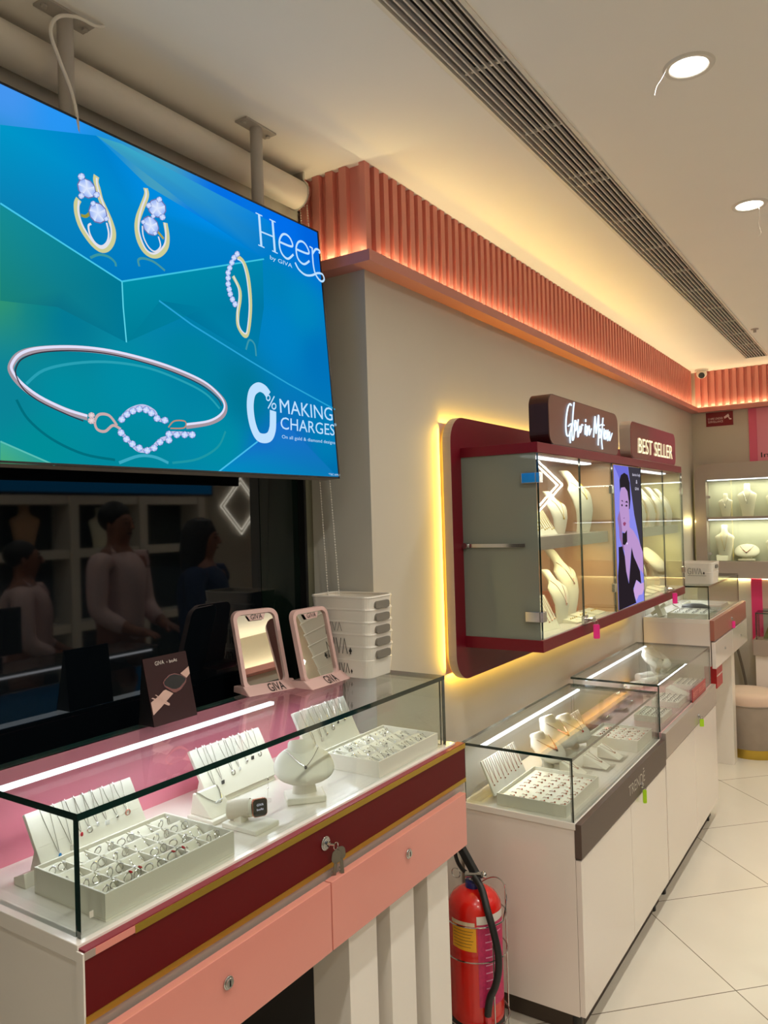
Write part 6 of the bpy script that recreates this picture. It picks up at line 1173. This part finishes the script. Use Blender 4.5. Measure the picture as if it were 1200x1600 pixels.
def label_patch(a0, a1, z0, z1, m, nm, off=.0006, slant=0.0, n=12):
    mb = MB(); r = R0+off
    for i in range(n):
        t0 = a0+(a1-a0)*i/n; t1 = a0+(a1-a0)*(i+1)/n
        mb.add([(EX+r*math.cos(t0), EY+r*math.sin(t0), z0+slant*i/n), (EX+r*math.cos(t1), EY+r*math.sin(t1), z0+slant*(i+1)/n), (EX+r*math.cos(t1), EY+r*math.sin(t1), z1+slant*(i+1)/n), (EX+r*math.cos(t0), EY+r*math.sin(t0), z1+slant*i/n)], [(0, 1, 2, 3)])
    return mb.build(nm, m, fx, smooth=True)
va = math.atan2(-EY, -EX)     # direction towards the viewer's side of the shop
label_patch(va-.95, va+.02, .352, .420, mat('yellow_label', (236, 170, 30), .5), 'yellow_label', slant=-.004)
label_patch(va-.98, va-.02, .421, .432, mat('pale_label', (220, 200, 170), .5), 'label_header', .0008)
label_patch(va+.08, va+1.35, .190, .425, mat('magenta_label', (196, 40, 96), .5, noise=.35, nscale=120), 'magenta_label', slant=.0)
label_patch(va+.05, va+1.35, .426, .450, mat('white_label', (226, 216, 206), .5), 'white_label')
for j in range(6): label_patch(va-.88, va-.08-.05*(j % 3), .405-.009*j, .4065-.009*j, mat('label_text', (90, 66, 40), .6), 'label_line', .0009)
M_lt = mat('label_text_pale', (230, 160, 190), .6)
for j in range(8): label_patch(va+.35, va+1.1-.12*(j % 3), .395-.022*j, .3985-.022*j, M_lt, 'label_line', .0009)
wsx = thing('wire_stand', (EX, EY, 0), 'chrome wire floor stand holding the red fire extinguisher', 'stand')
rw = R0+.014; M_wire = M_chrome
for z in (.425, .325, .135, .03):
    MB().tube([(EX+rw*math.cos(2*PI*i/40), EY+rw*math.sin(2*PI*i/40), z) for i in range(40)], .0022, 6, closed=True).build('hoop', M_wire, wsx, smooth=True)
for a in (va-.95, va+.55, va+1.75, va+3.3): 
    x, y = EX+rw*math.cos(a), EY+rw*math.sin(a); MB().cyl((x, y, .003), (x, y, .425 if a < va+1 else .50), .0022, n=6).build('upright', M_wire, wsx)
k = MB()
for a in (0, PI/3, 2*PI/3): k.cyl((EX+rw*math.cos(a), EY+rw*math.sin(a), .03), (EX-rw*math.cos(a), EY-rw*math.sin(a), .03), .0022, n=6)
k.build('base_grid', M_wire, wsx)
MB().tube(smooth_path([(EX+rw*math.cos(a), EY+rw*math.sin(a), .425+.075*math.sin((a-va-1.0)/2.4*PI)) for a in [va+1.0+2.4*i/10 for i in range(11)]], 2), .0022, 6).build('back_arch', M_wire, wsx, smooth=True)

# ------------------------------------------------------------------ the side of the shop seen in the reflections
nd = thing('neon_sign', (1.95, 4.3, 1.73), 'white neon double diamond on the opposite wall, seen reflected in the window', 'neon sign')
def neon(t, cx, cz, y0, axis, r=.22, at=2.13):
    for s_ in (r, r*.84):
        if axis == 'x': P = [(at, y0-s_, cz), (at, y0, cz+s_), (at, y0+s_, cz), (at, y0, cz-s_)]
        else: P = [(cx-s_, at, cz), (cx, at, cz+s_), (cx+s_, at, cz), (cx, at, cz-s_)]
        MB().tube(P, .0055, 8, closed=True).build('tube', M_neon, t)
M_neon = glow('neon_tube', (255, 246, 226), 10.0)
neon(nd, 0, 1.76, 5.25, 'x', .26)
nd2 = thing('neon_sign', (.64, 5.95, 1.83), 'white neon double diamond on the back wall, mirrored in the showcase glass', 'neon sign')
M_neon = glow('neon_tube_bright', (255, 248, 236), 20.0)
neon(nd2, .655, 1.835, 0, 'y', .27, 5.96)
M_cab = mat('cabinet_white', (226, 220, 208), .5); M_cabd = mat('cabinet_dark', (44, 52, 46), .5)
oc_ = thing('shop_cabinet', (2.0, 2.5, 0), 'white framed cabinet along the opposite wall, mirrored in the window', 'cabinet')
k = MB()
for y in (1.0, 1.55, 2.15, 2.75, 3.35, 3.95, 4.55): k.box(1.90, 2.14, y-.035, y+.035, 0, 1.83)
for z in (.9, 1.42, 1.80): k.box(1.92, 2.14, 1.0, 4.55, z-.03, z+.03)
k.build('frame', M_cab, oc_); MB().box(2.12, 2.149, 1.0, 4.55, 0, 1.83).build('back_panel', M_cabd, oc_)
for i, (y, z, s_) in enumerate(((2.45, 1.45, .9), (3.05, 1.45, 1.1), (3.65, 1.45, 1.0), (1.85, .93, 1.1), (2.45, .93, 1.0), (3.05, .93, 1.0))):
    t, off = bust(.30*s_, .2*s_, 'dark bust in the opposite cabinet, mirrored in the window', group='busts in the opposite cabinet', m=M_tan if i % 2 else M_cream); t.location = (2.03, y, z); t.rotation_euler = (0, 0, PI)
ocn = thing('display_counter', (.23, 1.9, 0), 'counter on the opposite side, seen only as a reflection in the window', 'display counter')
MB().box(.10, .36, 1.15, 2.55, 0, .82).build('carcass', M_cabd, ocn); glass_box(ocn, .10, .36, 1.15, 2.55, .82, 1.02, led=False)
MB().box(.095, .099, 1.16, 2.5, 1.0, 1.008).build('led_strip', M_led, ocn)
mo = thing('monitor', (.25, 1.78, 1.02), 'black monitor standing on the opposite counter, mirrored in the window', 'monitor')
MB().box(.23, .25, 1.62, 1.92, 1.07, 1.27).build('screen', M_black, mo, bevel=.003); MB().box(.21, .27, 1.72, 1.82, 1.02, 1.07).build('foot', M_black, mo, bevel=.003)

ot = thing('television', (2.1, 3.4, 2.0), 'wide screen showing plain blue on the opposite wall, glimpsed along the top of the window', 'television')
MB().box(2.105, 2.149, 2.0, 4.88, 1.85, 2.22).build('housing', M_black, ot, bevel=.003)
MB().box(2.102, 2.1055, 2.02, 4.86, 1.865, 2.205).build('screen', glow('blue_screen', (20, 130, 190), 1.1), ot)
# people, mirrored in the window
def skin_mesh(name, joints, edges, m, parent, sub=1, root=0):
    me = bpy.data.meshes.new(name); me.from_pydata([j[0] for j in joints], edges, []); ob = bpy.data.objects.new(name, me); COL.objects.link(ob)
    md = ob.modifiers.new('skin', 'SKIN'); md.use_smooth_shade = True
    for i, j in enumerate(joints):
        r = j[1]; me.skin_vertices[0].data[i].radius = r if isinstance(r, tuple) else (r, r)
    me.skin_vertices[0].data[root].use_root = True
    sb = ob.modifiers.new('sub', 'SUBSURF'); sb.levels = sub; sb.render_levels = sub
    me.materials.append(m); ob.parent = parent
    return ob
def person(x, y, face, hgt, label, shirt, bald=False, woman=False):
    """standing figure; local +X is the facing direction"""
    t = thing('person', (x, y, 0), label, 'person', rz=face); s = hgt/1.72
    def J(a, b, c, r): return ((a*s, b*s, c*s), tuple(q*s for q in r) if isinstance(r, tuple) else r*s)
    js = [J(0, 0, .95, (.15, .105)), J(0, 0, 1.12, (.135, .095)), J(.0, 0, 1.32, (.165, .10)), J(-.005, 0, 1.42, (.10, .07)), J(0, 0, 1.50, .052), J(.012, 0, 1.56, (.068, .078)), J(.014, 0, 1.63, (.074, .090)), J(.0, 0, 1.68, (.055, .065)),
          J(0, .17, 1.40, .052), J(.02, .205, 1.14, .043), J(.20, .14, 1.04, .033), J(.255, .11, 1.03, (.018, .034)), J(0, -.17, 1.40, .052), J(.02, -.205, 1.14, .043), J(.20, -.14, 1.04, .033), J(.255, -.11, 1.03, (.018, .034)),
          J(0, .09, .86, .085), J(.01, .095, .48, .056), J(-.01, .10, .09, .040), J(.13, .11, .03, .034), J(0, -.09, .86, .085), J(.01, -.095, .48, .056), J(-.01, -.10, .09, .040), J(.13, -.11, .03, .034)]
    ed = [(0, 1), (1, 2), (2, 3), (3, 4), (4, 5), (5, 6), (6, 7), (3, 8), (8, 9), (9, 10), (10, 11), (3, 12), (12, 13), (13, 14), (14, 15), (0, 16), (16, 17), (17, 18), (18, 19), (0, 20), (20, 21), (21, 22), (22, 23)]
    for sg_, w in ((1, 11), (-1, 15)):      # hands: four fingers and a thumb each
        for k_, (dy, L, dz) in enumerate(((.026, .050, .0), (.009, .056, .002), (-.009, .052, .0), (-.025, .042, -.003))):
            a = len(js); js.append(J(.285, .11*sg_+dy, 1.028+dz, .0095)); js.append(J(.285+L*.7, .11*sg_+dy, 1.018+dz, .0085)); js.append(J(.285+L, .11*sg_+dy, 1.0+dz, .007)); ed += [(w, a), (a, a+1), (a+1, a+2)]
        a = len(js); js.append(J(.262, (.11-.040)*sg_, 1.022, .010)); js.append(J(.290, (.11-.056)*sg_, 1.012, .009)); ed += [(w, a), (a, a+1)]
    skin_mesh('body', js, ed, M_skin, t, 2)
    up_ = [J(0, 0, .93, (.165, .12)), J(0, 0, 1.12, (.152, .112)), J(0, 0, 1.32, (.182, .117)), J(-.005, 0, 1.425, (.115, .08)), J(0, .172, 1.405, .066), J(.02, .207, 1.14, .056), J(.17, .147, 1.05, .045), J(0, -.172, 1.405, .066), J(.02, -.207, 1.14, .056), J(.17, -.147, 1.05, .045)]
    skin_mesh('shirt', up_, [(0, 1), (1, 2), (2, 3), (3, 4), (4, 5), (5, 6), (3, 7), (7, 8), (8, 9)], shirt, t, 2)
    lo = [J(0, 0, .93, (.168, .125)), J(0, .09, .84, .10), J(.01, .095, .48, .073), J(-.01, .10, .10, .062), J(0, -.09, .84, .10), J(.01, -.095, .48, .073), J(-.01, -.10, .10, .062)]
    skin_mesh('trousers', lo, [(0, 1), (1, 2), (2, 3), (0, 4), (4, 5), (5, 6)], M_trous if not woman else shirt, t, 2)
    hr_ = MB()
    if woman: hr_.loft([(-.05*s, 0, 1.15*s, .05*s, .09*s), (-.06*s, 0, 1.35*s, .06*s, .12*s), (-.04*s, 0, 1.55*s, .09*s, .11*s), (-.02*s, 0, 1.66*s, .10*s, .10*s), (-.015*s, 0, 1.72*s, .07*s, .07*s), (-.015*s, 0, 1.74*s, .02*s, .02*s)], 20)
    else: hr_.ball((-.022*s, 0, (1.645+(0 if bald else .012))*s), .094*s, .082*s, (.082 if bald else .090)*s, 20)
    hr_.xf(Matrix.Identity(4)); o = bpy.data.objects.new('hair', hr_.mesh('hair', M_hair, True)); COL.objects.link(o); o.parent = t
    def child(mb, n_, m_): o = bpy.data.objects.new(n_, mb.mesh(n_, m_, True)); COL.objects.link(o); o.parent = t
    k = MB()
    k.loft([(.094*s, 0, 1.585*s, .012*s, .014*s), (.098*s, 0, 1.592*s, .018*s, .013*s), (.090*s, 0, 1.63*s, .008*s, .007*s)], 10)
    for sg_ in (1, -1): k.ball((.005*s, .078*s*sg_, 1.60*s), .014*s, .008*s, .026*s, 8)
    child(k, 'nose_and_ears', M_skin)
    k = MB()
    for sg_ in (1, -1): k.ball((.084*s, .029*s*sg_, 1.622*s), .006*s, .011*s, .005*s, 8); k.tube([(.088*s, .015*s*sg_, 1.640*s), (.087*s, .030*s*sg_, 1.645*s), (.080*s, .044*s*sg_, 1.641*s)], .0025*s, 5)
    k.tube([(.086*s, -.02*s, 1.562*s), (.092*s, 0, 1.564*s), (.086*s, .02*s, 1.562*s)], .0035*s, 5)
    child(k, 'eyes_and_mouth', M_hair)
    if not woman:
        k = MB()
        for sg_ in (1, -1):
            k.tube(smooth_path([(-.03*s, .075*s*sg_, 1.47*s), (.07*s, .085*s*sg_, 1.42*s), (.125*s, .055*s*sg_, 1.30*s), (.130*s, .004*s*sg_, 1.12*s)], 4), .007*s, 6)
        k.box(.128*s, .133*s, -.03*s, .03*s, 1.02*s, 1.12*s); child(k, 'lanyard', M_lany)
        k = MB()
        for sg_ in (1, -1): k.hexa([(.05*s, .01*s*sg_, 1.445*s), (.095*s, .05*s*sg_, 1.40*s), (.03*s, .09*s*sg_, 1.44*s), (.0, .06*s*sg_, 1.46*s)], [(.055*s, .012*s*sg_, 1.475*s), (.10*s, .052*s*sg_, 1.41*s), (.03*s, .092*s*sg_, 1.47*s), (.0, .06*s*sg_, 1.50*s)])
        child(k, 'collar', shirt)
    k = MB()
    for sg_ in (1, -1): k.ball((.05*s, .105*s*sg_, .035*s), .13*s, .045*s, .035*s, 12)
    child(k, 'shoes', M_black)
    return t
person(.92, 2.36, 2.2, 1.54, 'balding man in a pale pink shirt with lanyard, mirrored at the left of the window', M_shirt, bald=True)
person(.72, 2.80, 2.9, 1.72, 'dark-haired man in a pale pink shirt with lanyard, mirrored beside the balding man', M_shirt)
person(.24, 2.98, 2.6, 1.62, 'long-haired woman in dark blue clothes, mirrored as a dim figure in the window', M_sari, woman=True)
